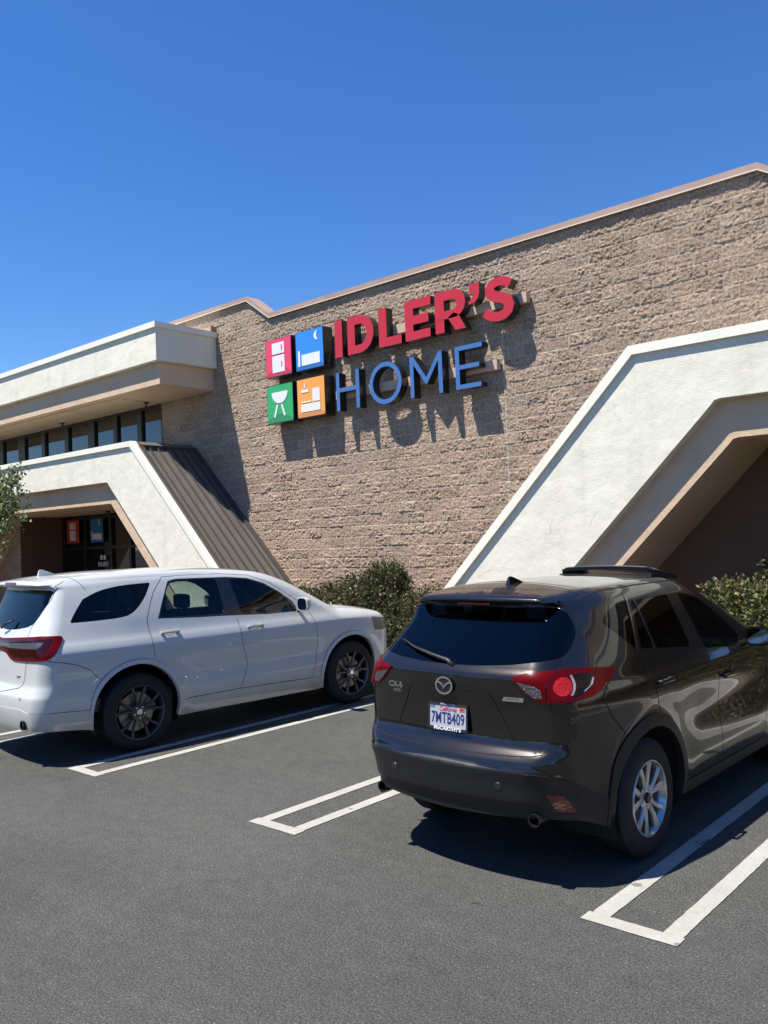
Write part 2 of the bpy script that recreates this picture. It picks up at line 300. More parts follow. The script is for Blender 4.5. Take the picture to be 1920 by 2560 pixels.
# upper canopy
WST=stucco('white_stucco',(.70,.66,.54),(.78,.745,.62),(.56,.53,.43)); TST=stucco('tan_stucco',(.58,.425,.285),(.64,.475,.325),(.48,.36,.25),.6)
CAP=M('white_cap',(.80,.765,.64),.6,var=(2,.04),bump=(30,.15))
SOF=stucco('soffit_stucco',(.56,.41,.27),(.62,.46,.31),(.46,.35,.24),.6)
fx=-15.40; fy=WY-1.6; zt=6.91
c=MB(); c.box((-40,fy,6.09),(fx,WY-.002,zt-.12)); cano=c.build('canopy',WST,B)
c=MB(); c.box((-40,fy-.05,zt-.125),(fx+.05,WY-.001,zt)); c.build('canopy_cap',CAP,cano)
c=MB(); c.box((-40,fy+.15,5.61),(fx-.12,WY-.003,6.088)); c.build('canopy_lintel',TST,cano)
c=MB(); c.box((-40,fy+.17,5.60),(fx-.14,WY-.004,5.609)); c.build('canopy_soffit',SOF,cano)
dk=M('dark_bronze',(.02,.017,.016),.45)
c=MB(); c.box((-40,fy+.36,5.594),(-17.3,fy+.375,5.6)); c.box((-17.6,fy+.5,5.594),(-17.585,WY-.35,5.6)); c.build('soffit_joint',dk,cano)
c=MB(); c.box((fx+.005,WY-.16,6.95),(fx+.03,WY-.0,7.04)); c.box((fx-.42,WY-.15,6.93),(fx+.005,WY-.01,7.03)); c.build('flashing',cop,cano)
# small disc lights and sprinklers below soffits
def disc(name,x,y,z,parent):
    m_=MB(); m_.lathe([(0,.0),(-.0,.10),(-.012,.10),(-.012,.075),(-.004,.07),(-.004,0)],(x,y,z),'z',20); m_.build(name,M('light_trim',(.6,.58,.52),.4),parent,angle=40)
def sprink(x,y,z,parent,s=1.2):
    m_=MB(); m_.lathe([(0,.0),(0,.045*s),(-.02*s,.05*s),(-.03*s,.018*s),(-.07*s,.014*s),(-.075*s,.03*s),(-.085*s,.03*s),(-.085*s,0)],(x,y,z),'z',14); m_.build('sprinkler',M('sprinkler_metal',(.10,.05,.035),.5,.5),parent,angle=40)
for (x,y) in [(-17.62,11.16),(-20.72,11.2),(-23.6,11.1)]: disc('downlight',x,y,5.6,cano)
for (x,y) in [(-17.69,11.68),(-21.79,11.72)]: sprink(x,y,5.6,cano,1.3)
# upper window band
WG,t_,b_=newmat('window_glass'); b_.inputs['Base Color'].default_value=(.006,.008,.01,1); b_.inputs['Roughness'].default_value=.03; b_.inputs['IOR'].default_value=1.75; b_.inputs['Specular IOR Level'].default_value=.6
mull=[(-28.6,-28.4),(-27.4,-27.2),(-26.35,-26.06),(-25.06,-24.65),(-23.62,-23.42),(-22.29,-22.09),(-21.05,-20.72),(-19.77,-19.6),(-18.675,-18.478),(-17.63,-17.60)]
for a,b2 in zip(mull[:-1],mull[1:]):
    f_=MB(); f_.box((b2[0],WY-.01,4.3),(b2[1],WY+.10,5.60)); f_.box((a[1],WY-.005,5.53),(b2[0],WY+.09,5.60)); f_.box((a[1],WY-.005,4.3),(b2[0],WY+.09,4.36)); wf=f_.build('window',dk,B)
    f_=MB(); f_.box((a[1],WY+.05,4.36),(b2[0],WY+.06,5.53)); f_.build('pane',WG,wf)
# ---------------- portals ----------------
ROOFM,t_,b_=newmat('standing_seam_metal'); co_=nd(t_,'ShaderNodeTexCoord').outputs['Object']; n_=noise(t_,1.1,5,.6,co_); t_.links.new(ramp(t_,n_,[(.3,(.118,.106,.091)),(.7,(.150,.136,.118))]),b_.inputs['Base Color']); b_.inputs['Roughness'].default_value=.5; b_.inputs['Metallic'].default_value=.15
SEAM=M('seam_metal',(.085,.072,.062),.45,.2)
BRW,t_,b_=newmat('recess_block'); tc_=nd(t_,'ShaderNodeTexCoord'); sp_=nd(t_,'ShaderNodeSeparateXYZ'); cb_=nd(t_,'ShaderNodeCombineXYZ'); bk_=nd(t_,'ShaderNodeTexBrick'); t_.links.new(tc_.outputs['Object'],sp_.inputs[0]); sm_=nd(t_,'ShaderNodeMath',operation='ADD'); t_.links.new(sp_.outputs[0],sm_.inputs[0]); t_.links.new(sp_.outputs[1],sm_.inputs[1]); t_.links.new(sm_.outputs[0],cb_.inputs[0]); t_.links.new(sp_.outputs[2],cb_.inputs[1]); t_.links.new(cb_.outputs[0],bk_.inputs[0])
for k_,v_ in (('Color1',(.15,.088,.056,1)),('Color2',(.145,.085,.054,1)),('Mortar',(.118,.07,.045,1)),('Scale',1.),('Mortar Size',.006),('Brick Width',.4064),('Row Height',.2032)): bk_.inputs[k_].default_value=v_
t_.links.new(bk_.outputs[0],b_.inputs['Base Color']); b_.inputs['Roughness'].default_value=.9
def portal(cx,right_door):
    # outer half width at top, 45 degree legs
    zt=4.44; hw=4.85; wi=1.33*math.sqrt(2); 
    zi=3.63; hi=hw-(wi-(zt-zi)) # inner corner: x at zi along offset 45 line
    hi=hw-wi+(zt-zi)
    fy=WY-1.6
    def hexa(hx,z): return [(cx-hx,z),(cx+hx,z),(cx+hx+z,0),(cx-hx-z,0)]
    # white frame: polygon with notch
    def frame(o,i,y0,y1,name,mat,parent):
        (ho,zo),(hn,zn)=o,i; m_=MB(); r=.09
        inn=[(cx-hn-zn,0)]+[(cx-hn-(r*.9),zn-r*.9),(cx-hn-r*.25,zn-r*.18),(cx-hn+r*.5,zn),(cx+hn-r*.5,zn),(cx+hn+r*.25,zn-r*.18),(cx+hn+(r*.9),zn-r*.9)]+[(cx+hn+zn,0)]
        out=[(cx-ho-zo,0)]+[(cx-ho-.01,zo-.01)]*1+[(cx-ho,zo)]*2+[(cx+ho,zo)]*2+[(cx+ho+.01,zo-.01)]+[(cx+ho+zo,0)]
        n=len(inn); V=[(p[0],y0,p[1]) for p in out]+[(p[0],y0,p[1]) for p in inn]+[(p[0],y1,p[1]) for p in out]+[(p[0],y1,p[1]) for p in inn]; F=[]
        for k_ in range(n-1): F+=[(k_,k_+1,n+k_+1,n+k_),(n+k_,n+k_+1,3*n+k_+1,3*n+k_),(k_+1,k_,2*n+k_,2*n+k_+1),(2*n+k_+1,2*n+k_,3*n+k_,3*n+k_+1)]
        m_.add(V,F); return m_.build(name,mat,parent)
    p=frame((hw,zt-.0),(hi,zi),fy,WY-.003,'entrance_portal',WST,B)
    # raised cap edging along the outside
    e=.05; h=.10; m_=MB(); s2=math.sqrt(2)
    o_=[(cx-hw-zt-.02,0),(cx-hw-.02*(s2-1),zt+.02),(cx+hw+.02*(s2-1),zt+.02),(cx+hw+zt+.02,0)]
    i_=[(cx-hw-zt+h*s2,0),(cx-hw+h*(s2-1),zt-h),(cx+hw-h*(s2-1),zt-h),(cx+hw+zt-h*s2,0)]
    V=[(q[0],fy-e,q[1]) for q in o_]+[(q[0],fy-e,q[1]) for q in i_]+[(q[0],fy+.10,q[1]) for q in o_]+[(q[0],fy+.002,q[1]) for q in i_]
    F=[]
    for k_ in range(3): F+=[(k_,k_+1,5+k_,4+k_),(4+k_,5+k_,13+k_,12+k_),(k_+1,k_,8+k_,9+k_)]
    m_.add(V,F); m_.build('cap_edging',CAP,p)
    wt=.62; ht=hi-wt+(zi-3.15)
    frame((hi+.02,zi+.02),(ht,3.15),fy+.17,WY-.006,'inner_frame',TST,p)
    # soffit continues over the recess when there is one
    if right_door is not None:
        x0,x1,yb=right_door; m_=MB(); m_.box((x0-.1,WY-.01,3.15),(x1+.1,yb+.2,3.22)); m_.build('recess_soffit',SOF,p)
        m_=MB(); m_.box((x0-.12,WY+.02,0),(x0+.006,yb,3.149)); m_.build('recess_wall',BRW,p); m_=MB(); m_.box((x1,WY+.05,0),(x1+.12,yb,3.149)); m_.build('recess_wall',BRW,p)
    else:
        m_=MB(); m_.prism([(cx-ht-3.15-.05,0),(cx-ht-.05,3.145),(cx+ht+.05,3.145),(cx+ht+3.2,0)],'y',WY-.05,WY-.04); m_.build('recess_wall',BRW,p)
    # metal hip roof on both sloping legs
    for sgn in (-1,1):
        a=Vector((sgn,0,-1))/s2; n_=Vector((sgn,0,1))/s2; st=Vector((cx+sgn*hw,0,zt)); Ln=zt*s2
        if right_door is None and sgn>0: pass
        m_=MB(); y0,y1=fy+.10,WY-.03
        def Q(s_,y,h_): return tuple(st+a*s_+n_*h_+Vector((0,y,0)))
        m_.add([Q(.0,y0,.012),Q(.0,y1,.012),Q(Ln,y1,.012),Q(Ln,y0,.012)],[(0,1,2,3) if sgn>0 else (3,2,1,0)])
        m_.add([Q(.0,y0,.02),Q(.0,y1,.02),Q(.19,y1,.085),Q(.19,y0,.085),Q(.19,y0,.03),Q(.19,y1,.03)],[(0,1,2,3),(3,2,5,4)])
        ro=m_.build('metal_roof',ROOFM,p); m_=MB()
        ws=(y1-y0)/7
        for k_ in range(8):
            y=min(max(y0+ws*k_,y0+.02),y1-.02); w_=.014 if 0<k_<7 else .045; hh=.055 if 0<k_<7 else .07; s0=.16
            vs=[Q(s_,y+d,h_) for s_ in (s0,Ln) for (d,h_) in ((-w_,.0),(-w_,hh),(w_,hh),(w_,.0))]
            m_.add(vs,[(0,1,2,3),(7,6,5,4),(0,4,5,1),(1,5,6,2),(2,6,7,3)])
        m_.build('seam',SEAM,ro)
    m_=MB(); m_.box((cx-hw,fy+.1,zt-.0),(cx+hw,WY-.03,zt+.01)); m_.build('portal_roof',M('roof_membrane',(.4,.38,.34),.9),p)
    return p
pl=portal(-21.28,(-25.12,-17.5,13.45)); pr=portal(.07,None)
sprink(-21.01,12.55,3.15,pl,1.5); sprink(-24.7,12.6,3.15,pl,1.3)
# storefront glass in left portal
gz=MB(); gz.box((-25.12,13.45,0),(-17.5,13.46,3.15)); sf=gz.build('storefront',WG,B)
fr=MB()
for x in (-25.1,-23.75,-22.3,-21.3,-20.2,-19.1,-17.55): fr.box((x-.05,13.38,0),(x+.05,13.45,3.149))
for z in (3.02,2.12,.1): fr.box((-25.1,13.385,z),(-17.5,13.449,z+.08))
fr.build('mullion',dk,sf)
RED=M('poster_red',(.55,.03,.025),.6); BLU=M('poster_blue',(.02,.17,.40),.6); WHT=M('poster_white',(.72,.70,.64),.6)
def rect(m_,x0,x1,z0,z1,y,d=.004): m_.box((x0,y,z0),(x1,y+d,z1))
def moonpoly(cx,cz,rx,rz,cut=.45,n=18):
    a=[(cx+rx*math.cos(t),cz+rz*math.sin(t)) for t in np.linspace(math.pi*.35,math.pi*1.65,n)]
    b=[(cx+rx*.45*math.cos(t)+rx*(.45-.2),cz+rz*.89*math.sin(t)) for t in np.linspace(math.pi*1.5,math.pi*.5,n)]
    return a+b
q=MB(); rect(q,-24.76,-24.03,2.32,3.03,13.36); po=q.build('poster',RED,B); tag(po,'red poster with white refrigerator shape')
q=MB(); rect(q,-24.57,-24.22,2.74,2.95,13.352); rect(q,-24.57,-24.22,2.40,2.70,13.352); q.build('fridge_shape',WHT,po)

for za_,zb_ in ((2.80,2.90),(2.48,2.60)): q=MB(); rect(q,-24.30,-24.28,za_,zb_,13.346); q.build('handle_mark',M('mark_dark',(.05,.04,.05),.6),po)
q=MB(); rect(q,-23.36,-22.66,2.32,3.02,13.36); po=q.build('poster',BLU,B); tag(po,'blue poster with white bed shape and moon')
q=MB(); rect(q,-23.22,-22.74,2.40,2.58,13.352); rect(q,-23.30,-23.25,2.39,2.66,13.352); q.prism(moonpoly(-22.84,2.90,.07,.085),'y',13.352,13.356); q.build('bed_shape',WHT,po)
def text(name,s,size,mat,parent,loc,rot,ext=.003,shear=0,align='CENTER',wx=1,space=1,bold=0):
    cu=bpy.data.curves.new(name,'FONT'); cu.body=s; cu.size=size; cu.extrude=ext; cu.align_x=align; cu.align_y='CENTER'; cu.shear=shear; cu.space_character=space; cu.offset=bold; cu.resolution_u=4
    tmp=bpy.data.objects.new('tmp',cu); C.objects.link(tmp); dg=bpy.context.evaluated_depsgraph_get(); me=bpy.data.meshes.new_from_object(tmp.evaluated_get(dg)); bpy.data.objects.remove(tmp)
    off=OFF.get(parent.name,(0,0,0)) if parent is not None else (0,0,0)
    me.transform(Matrix.Translation(Vector(loc)-Vector(off))@rot.to_4x4()@Matrix.Diagonal((wx,1,1,1))); me.materials.clear(); me.name=name
    return link(name,me,mat,parent)
RF=Matrix.Rotation(R_(90),3,'X')   # faces -y
o=text('decal',"IDLER'S",.17,WHT,B,(-22.7,13.35,1.66),RF,.002,bold=.004)
q=MB(); rect(q,-22.84,-22.72,1.80,1.93,13.35); rect(q,-22.66,-22.55,1.80,1.93,13.35); q.build('decal',WHT,B)
# spotlight on slanted soffit of the right portal
m_=MB(); sx=hw_=0
m_.lathe([(0,0),(0,.05),(-.03,.055),(-.05,.03),(-.09,.025),(-.12,.06),(-.20,.075),(-.2,.06),(-.13,.0)],(0,0,0),'z',18)
sob=m_.build('spotlight',M('sprinkler_metal',(.10,.05,.035),.5,.5),B,angle=40); sob.location=Vector((-4.37,11.74,2.30))-Vector(B.location); sob.rotation_euler=(0,R_(-45),0)
# ---------------- wall signs ----------------
def facemat(name,col,em=0): return M(name,col,.35,coat=.3)
SR=facemat('sign_red',(.50,.016,.020)); SB=facemat('sign_blue',(.055,.145,.36)); BLKR=M('sign_return',(.012,.012,.014),.35,coat=.4)
RACE=M('raceway_tan',(.52,.37,.27),.6)
y1=WY-.05; yf_=WY-.32; yb_=WY-.14
def arc(cx,cz,rx,rz,a0,a1,n=14): return [(cx+rx*math.cos(R_(a0+(a1-a0)*i/n)),cz+rz*math.sin(R_(a0+(a1-a0)*i/n))) for i in range(n+1)]
def stroke(pts,w):
    pts=[Vector(p) for p in pts]; L=[];Rr=[]
    for i,p in enumerate(pts):
        d=(pts[min(i+1,len(pts)-1)]-pts[max(i-1,0)]).normalized(); n_=Vector((-d.y,d.x)); ww=w[i]/2 if isinstance(w,list) else w/2
        L.append(tuple(p+n_*ww)); Rr.append(tuple(p-n_*ww))
    return L+Rr[::-1]
def letter(polys,facem,parent,holes=()):
    # polys: outlines (CCW or CW), holes matched as ring pairs (outer,inner with equal counts)
    sd=MB(); fc=MB()
    for pl_ in polys: sd.prism(pl_,'y',yf_,yb_); 
    for (o_,i_) in holes: sd.ring(o_,i_,'y',yf_,yb_)
    s_=fixn(sd.build('letter',BLKR,parent))
    def shrink(P,c=.012): return P
    for pl_ in polys: fc.prism(pl_,'y',yf_-.006,yf_-.001)
    for (o_,i_) in holes: fc.ring(o_,i_,'y',yf_-.006,yf_-.001)
    fixn(fc.build('letter_face',facem,s_)); return s_
z0,z1=5.585,6.300
def ipt(x,z): return (x,z+.02)
# red word
rw=empty('word_sign',(-9.3,WY,5.9),off=True); tag(rw,"thick red capital letters IDLER'S on a pinkish raceway high on the block wall",'sign')
q=MB(); q.box((-11.49,WY-.14,5.83),(-7.17,WY-.03,6.0)); q.build('raceway',RACE,rw)
b_,t_=5.59,6.30
letter([[(-11.335,b_),(-11.14,b_),(-11.14,t_),(-11.335,t_)]],SR,rw)
def dring(xl,xr,zb,zt_,st,n=12):
    cz=(zb+zt_)/2; rz=(zt_-zb)/2; rx=min(rz,(xr-xl)*.58)
    return [(xl,cz),(xl,zb)]+arc(xr-rx,cz,rx,rz,-90,90,n)+[(xl,zt_)]
letter([],SR,rw,[(dring(-11.0,-10.335,b_,t_,0),dring(-10.81,-10.515,b_+.155,t_-.165,0))])
letter([[(-10.205,b_),(-9.67,b_),(-9.67,b_+.16),(-10.015,b_+.16),(-10.015,t_),(-10.205,t_)]],SR,rw)
letter([[(-9.575,b_),(-9.01,b_),(-9.01,b_+.15),(-9.39,b_+.15),(-9.39,b_+.27),(-9.045,b_+.27),(-9.045,b_+.425),(-9.385,b_+.425),(-9.385,b_+.555),(-8.985,b_+.555),(-8.985,t_),(-9.575,t_)]],SR,rw)
# R: stem+bowl ring + leg
ro_=[(-8.895,5.92),(-8.895,5.815)]+arc(-8.49,6.057,.243,.243,-90,90,12)+[(-8.895,t_)]; ri_=[(-8.70,6.05),(-8.70,5.955)]+arc(-8.52,6.045,.09,.09,-90,90,12)+[(-8.70,6.135)]
letter([[(-8.895,b_),(-8.705,b_),(-8.705,5.82),(-8.895,5.82)],[(-8.625,5.83),(-8.475,b_),(-8.255,b_),(-8.40,5.85),(-8.5,5.9)]],SR,rw,[(ro_,ri_)])
letter([[(-8.155,6.125),(-8.155,6.30),(-7.955,6.30),(-7.957,6.12),(-7.985,6.035),(-8.05,5.98),(-8.18,5.958),(-8.18,6.005),(-8.12,6.03),(-8.085,6.07),(-8.08,6.125)]],SR,rw)
S_=[(-7.355,6.135),(-7.43,6.19),(-7.53,6.222),(-7.64,6.215),(-7.72,6.175),(-7.757,6.11),(-7.74,6.045),(-7.68,6.0),(-7.59,5.965),(-7.49,5.93),(-7.41,5.88),(-7.385,5.80),(-7.41,5.72),(-7.48,5.665),(-7.59,5.643),(-7.71,5.665),(-7.80,5.71),(-7.86,5.765)]
sw=[.155,.15,.145,.15,.165,.18,.185,.18,.175,.18,.19,.195,.185,.165,.155,.155,.155,.155]
letter([stroke(S_,sw)],SR,rw)
# blue word
bw=empty('word_sign',(-9.6,WY,4.9),off=True); tag(bw,'thin blue capital letters HOME on a raceway below the red word','sign')
q=MB(); q.box((-11.54,WY-.14,4.83),(-7.79,WY-.03,5.0)); q.build('raceway',RACE,bw)
b_,t_=4.565,5.297; s_=.083
letter([[(-11.345,b_),(-11.345+s_,b_),(-11.345+s_,4.92),(-10.83,4.92),(-10.83,b_),(-10.745,b_),(-10.745,t_),(-10.83,t_),(-10.83,5.0),(-11.345+s_,5.0),(-11.345+s_,t_),(-11.345,t_)]],SB,bw)
letter([],SB,bw,[(arc(-10.10,4.931,.388,.385,0,352,44),arc(-10.10,4.931,.305,.302,0,352,44))])
letter([[(-9.51,b_),(-9.428,b_),(-9.428,5.15),(-9.16,4.77),(-9.13,4.77),(-8.875,5.15),(-8.875,b_),(-8.79,b_),(-8.79,t_),(-8.86,t_),(-9.145,4.885),(-9.43,t_),(-9.51,t_)]],SB,bw)
letter([[(-8.51,b_),(-7.99,b_),(-7.99,b_+.076),(-8.425,b_+.076),(-8.425,4.90),(-8.02,4.90),(-8.02,4.975),(-8.425,4.975),(-8.425,t_-.076),(-7.95,t_-.076),(-7.95,t_),(-8.51,t_)]],SB,bw)
# four icon boxes
IW=M('icon_white',(.74,.74,.76),.4,coat=.2)
def iconbox(xl,xr,zb,zt_,col,dark,label,icon,handle=None):
    r=empty('sign_box',((xl+xr)/2,WY,zb),off=True); tag(r,label,'sign','icon boxes beside the word signs')
    q=MB(); q.box((xl,yf_,zb),(xr,WY-.06,zt_)); s=q.build('cabinet',BLKR,r)
    q=MB(); q.box((xl+.012,yf_-.004,zb+.012),(xr-.012,yf_-.001,zt_-.012)); q.build('sign_face',facemat(label[:9]+'_face',col),r)
    q=MB(); cx_=(xl+xr)/2; n=18; pts=[(xl+.013+(xr-xl-.026)*i/n,zb+.013+.05+.125*math.sin(math.pi*i/n)) for i in range(n+1)]; q.prism([(xl+.013,zb+.013)]+pts+[(xr-.013,zb+.013)],'y',yf_-.0065,yf_-.0042); q.build('ground_shape',facemat(label[:9]+'_ground',dark),r)
    q=MB()
    for pl_ in icon: q.prism(pl_,'y',yf_-.012,yf_-.0067)
    fixn(q.build('icon',IW,r))
    if handle:
        for pl_ in handle: q=MB(); q.prism(pl_,'y',yf_-.015,yf_-.0122); q.build('handle_mark',facemat(label[:9]+'_face',col),r)
    return r
rc=lambda a,b,c,d:[(a,c),(b,c),(b,d),(a,d)]
iconbox(-13.36,-12.57,5.50,6.285,(.78,.05,.11),(.55,.03,.06),'red square sign box with white refrigerator, upper left of the four',[rc(-13.145,-12.775,5.965,6.195),rc(-13.145,-12.775,5.585,5.93)],[rc(-12.87,-12.838,6.025,6.14),rc(-12.873,-12.842,5.685,5.80)])
iconbox(-12.445,-11.655,5.50,6.29,(.035,.24,.76),(.03,.14,.42),'blue square sign box with white bed and moon, upper right of the four',[rc(-12.27,-11.755,5.595,5.813),rc(-12.37,-12.312,5.59,5.907),moonpoly(-11.82,6.14,.085,.09)],None)
iconbox(-13.365,-12.57,4.545,5.335,(.035,.36,.10),(.03,.24,.07),'green square sign box with white barbecue grill, lower left of the four',[[(-13.205,5.18),(-12.72,5.18)]+arc(-12.962,5.18,.243,.235,0,-180,18)[1:-1],[(-13.06,4.925),(-13.01,4.918),(-13.11,4.665),(-13.158,4.675)],[(-12.935,4.92),(-12.89,4.92),(-12.80,4.69),(-12.845,4.672)]],None)
iconbox(-12.45,-11.66,4.553,5.335,(.90,.34,.05),(.62,.24,.05),'orange square sign box with white kitchen shapes, lower right of the four',[rc(-12.23,-12.202,5.14,5.24),rc(-12.325,-12.113,5.055,5.11),rc(-12.0,-11.795,4.85,5.107),rc(-12.33,-12.04,4.853,4.877),rc(-12.333,-11.793,4.668,4.82)],None)
# ---------------- hedges and tree ----------------
def leafmat(name,stops,rough=.45):
    m,t,b=newmat(name); gi=nd(t,'ShaderNodeObjectInfo'); at=nd(t,'ShaderNodeVertexColor'); at.layer_name='c'; sp=nd(t,'ShaderNodeSeparateColor'); t.links.new(at.outputs[0],sp.inputs[0])
    c=ramp(t,sp.outputs[0],stops); t.links.new(c,b.inputs['Base Color']); b.inputs['Roughness'].default_value=rough; b.inputs['Specular IOR Level'].default_value=.55
    out=[n for n in t.nodes if n.type=='OUTPUT_MATERIAL'][0]; tr=nd(t,'ShaderNodeBsdfTranslucent'); t.links.new(c,tr.inputs[0]); mx=nd(t,'ShaderNodeMixShader'); mx.inputs[0].default_value=.22
    t.links.new(b.outputs[0],mx.inputs[1]); t.links.new(tr.outputs[0],mx.inputs[2]); t.links.new(mx.outputs[0],out.inputs[0]); return m
LM=leafmat('photinia_leaf',[(0.,(.035,.050,.018)),(.45,(.060,.078,.026)),(.72,(.10,.115,.04)),(.84,(.15,.09,.035)),(.93,(.17,.05,.028)),(1.,(.24,.24,.10))])
LG=leafmat('hedge_leaf',[(0.,(.045,.06,.018)),(.5,(.11,.125,.04)),(.8,(.20,.19,.075)),(1.,(.27,.19,.09))])
LT=leafmat('tree_leaf',[(0.,(.07,.11,.03)),(.5,(.13,.18,.05)),(1.,(.24,.28,.10))])
TW=M('twig_bark',(.09,.06,.04),.9)
def leaves(name,P,D,size,mat,parent,seed,w=.5,fold=.25):
    r=np.random.default_rng(seed); n=len(P); D=D/np.linalg.norm(D,axis=1,keepdims=True)
    u=D+r.normal(0,.75,(n,3)); u/=np.linalg.norm(u,axis=1,keepdims=True); v=np.cross(u,r.normal(0,1,(n,3))); v/=np.linalg.norm(v,axis=1,keepdims=True); k=np.cross(u,v)
    s=(size*r.uniform(.6,1.3,n))[:,None]
    pts=[P,P+u*s*.45+v*s*w*.5+k*s*fold*.3,P+u*s-k*s*.08,P+u*s*.45-v*s*w*.5+k*s*fold*.3,P+u*s*.5-k*s*.02]
    V=np.stack(pts,1).reshape(-1,3); b=np.arange(n)[:,None]*5; F=np.concatenate([b+[0,1,4],b+[1,2,4],b+[2,3,4],b+[3,0,4]],0)
    off=np.array(OFF.get(parent.name,(0,0,0))); V=V-off
    me=bpy.data.meshes.new(name); me.vertices.add(len(V)); me.vertices.foreach_set('co',V.ravel()); me.loops.add(F.size); me.loops.foreach_set('vertex_index',F.ravel().astype(np.int32)); me.polygons.add(len(F)); me.polygons.foreach_set('loop_start',np.arange(0,F.size,3,dtype=np.int32)); me.update(calc_edges=True)
    ca=me.color_attributes.new('c','FLOAT_COLOR','POINT'); cc=np.repeat(r.random(n),5); ca.data.foreach_set('color',np.stack([cc,cc,cc,cc*0+1],1).ravel())
    return link(name,me,mat,parent)
def bush(loc,blobs,nleaf,size,mat,label,seed,group='shrubs in the planting bed'):
    r=np.random.default_rng(seed); root=empty('shrub',(loc[0],loc[1],.1),off=True); tag(root,label,'shrub',group)
    Ps=[];Ds=[]; tot=sum(b[3]*b[5] for b in blobs)
    for (x,y,z,rx,ry,rz) in blobs:
        n=int(nleaf*rx*rz/tot); d=r.normal(0,1,(n,3)); d/=np.linalg.norm(d,axis=1,keepdims=True)
        lump=1+.16*np.sin(d[:,0]*7+x*3)+.13*np.sin(d[:,2]*9+d[:,1]*6+x)
        rad=(r.uniform(.55,1.04,n)**.55*lump)[:,None]; p=np.array([x,y,z])+d*rad*np.array([rx,ry,rz]); Ps.append(p); Ds.append(d+np.array([0,0,.5]))
        # shoots
        ns=int(26*rx*rz/.25)
        for _ in range(ns):
            dd=r.normal(0,1,3); dd[2]=abs(dd[2])+.5; dd/=np.linalg.norm(dd); b0=np.array([x,y,z])+dd*np.array([rx,ry,rz])*.95; L_=r.uniform(.05,.17); m=int(8+L_*60)
            tt=r.uniform(0,1,m)[:,None]; Ps.append(b0+dd*L_*tt+r.normal(0,.012,(m,3))); Ds.append(np.tile(dd,(m,1))+r.normal(0,.5,(m,3)))
    P=np.concatenate(Ps); D_=np.concatenate(Ds); ok=P[:,2]>.12; ok&=P[:,1]<11.98; leaves('foliage',P[ok],D_[ok],size,mat,root,seed)
    st=MB()
    for (x,y,z,rx,ry,rz) in blobs:
        for _ in range(7):
            a=r.normal(0,1,3); e=np.array([x,y,z])+a/np.linalg.norm(a)*np.array([rx,ry,rz])*.8; e[2]=max(e[2],.3); s0=np.array([loc[0]+(x-loc[0])*.6+r.normal(0,.05),y,.08]); mid=(s0+e)/2+r.normal(0,.05,3); st.tube([s0,mid,e],[.016,.010,.004],5)
    st.build('stem',TW,root); return root
bush((-11.3,10.9),[(-12.1,11.05,.60,.75,.5,.55),(-11.15,10.9,.66,.7,.55,.58),(-10.5,10.85,.75,.55,.5,.62)],15000,.055,LM,'low dark green shrub just past the bonnet of the white car',11)
bush((-9.3,10.6),[(-9.75,10.65,.75,.52,.55,.70),(-9.32,10.6,.95,.40,.45,.72),(-9.25,10.75,1.28,.24,.28,.40)],17000,.052,LM,'tallest dark reddish green shrub, peaked, between the two cars',12)
bush((-8.4,10.4),[(-8.6,10.45,.62,.5,.5,.58),(-8.1,10.4,.62,.45,.45,.55),(-8.95,9.8,.38,.35,.35,.34)],14000,.052,LM,'dark reddish green shrub against the brown car',13)
bush((-3.4,9.9),[(-3.35,9.95,.78,.50,.45,.62),(-2.8,9.95,.80,.50,.45,.60),(-3.62,9.95,1.02,.20,.22,.40),(-3.0,9.85,1.1,.35,.35,.28)],12000,.062,LG,'sunlit yellow green shrub right of the brown car',14)
bush((-3.0,11.3),[(-3.3,11.3,.9,.5,.4,.72),(-2.6,11.3,.95,.6,.4,.70)],11000,.06,LM,'dark shaded shrub under the right portal behind the sunlit shrub',15)
bush((-1.3,10.0),[(-1.7,10.0,.7,.6,.5,.62),(-.9,10.0,.75,.6,.5,.62)],6000,.06,LG,'unseen yellow green shrub added further right along the planting bed',16)  # this and the next two: out of view, added for the brown doors to reflect
bush((.6,10.2),[(.2,10.2,.8,.7,.6,.75),(1.2,10.2,.8,.7,.6,.7)],6000,.06,LM,'unseen broad dark shrub added in front of the right portal opening',17)
bush((3.2,10.2),[(2.6,10.2,.8,.7,.6,.7),(3.7,10.2,.8,.8,.6,.75)],6000,.06,LM,'unseen last dark shrub added at the far right end of the planting bed',18)
# tree at left
def tree(loc,branches,label,seed,h,crown):
    r=np.random.default_rng(seed); root=empty('tree',(loc[0],loc[1],.1),off=True); tag(root,label,'tree')
    tb=MB(); x,y=loc; tb.tube([(x,y,.05),(x+.04,y,1.2),(x-.03,y+.03,2.4),(x,y,h*.72)],[.085,.07,.055,.03],10)
    Ps=[];Ds=[]
    for (ex,ey,ez) in branches:
        z0=r.uniform(1.9,h*.62); s0=np.array([x,y,z0]); e=np.array([ex,ey,ez]); mid=(s0+e)/2+np.array([0,0,.12]); tb.tube([s0,mid,e],[.03,.018,.006],6)
        for _ in range(7):
            t_=r.uniform(.35,1); b0=s0*(1-t_)**2+2*mid*t_*(1-t_)+e*t_*t_; e2=b0+r.normal(0,.15,3)+np.array([0,0,-.02]); tb.tube([b0,(b0+e2)/2+[0,0,.03],e2],[.007,.005,.003],4,False)
            n=17; tt=r.uniform(.25,1.1,n)[:,None]; Ps.append(b0+(e2-b0)*tt+r.normal(0,.065,(n,3))); Ds.append(np.tile(e2-b0,(n,1))*2+r.normal(0,.4,(n,3))+[0,0,-.2])
    tb.build('trunk',TW,root,smooth=True); leaves('crown',np.concatenate(Ps),np.concatenate(Ds),.095,LT,root,seed,.62,.2)
    return root
r_=np.random.default_rng(3)
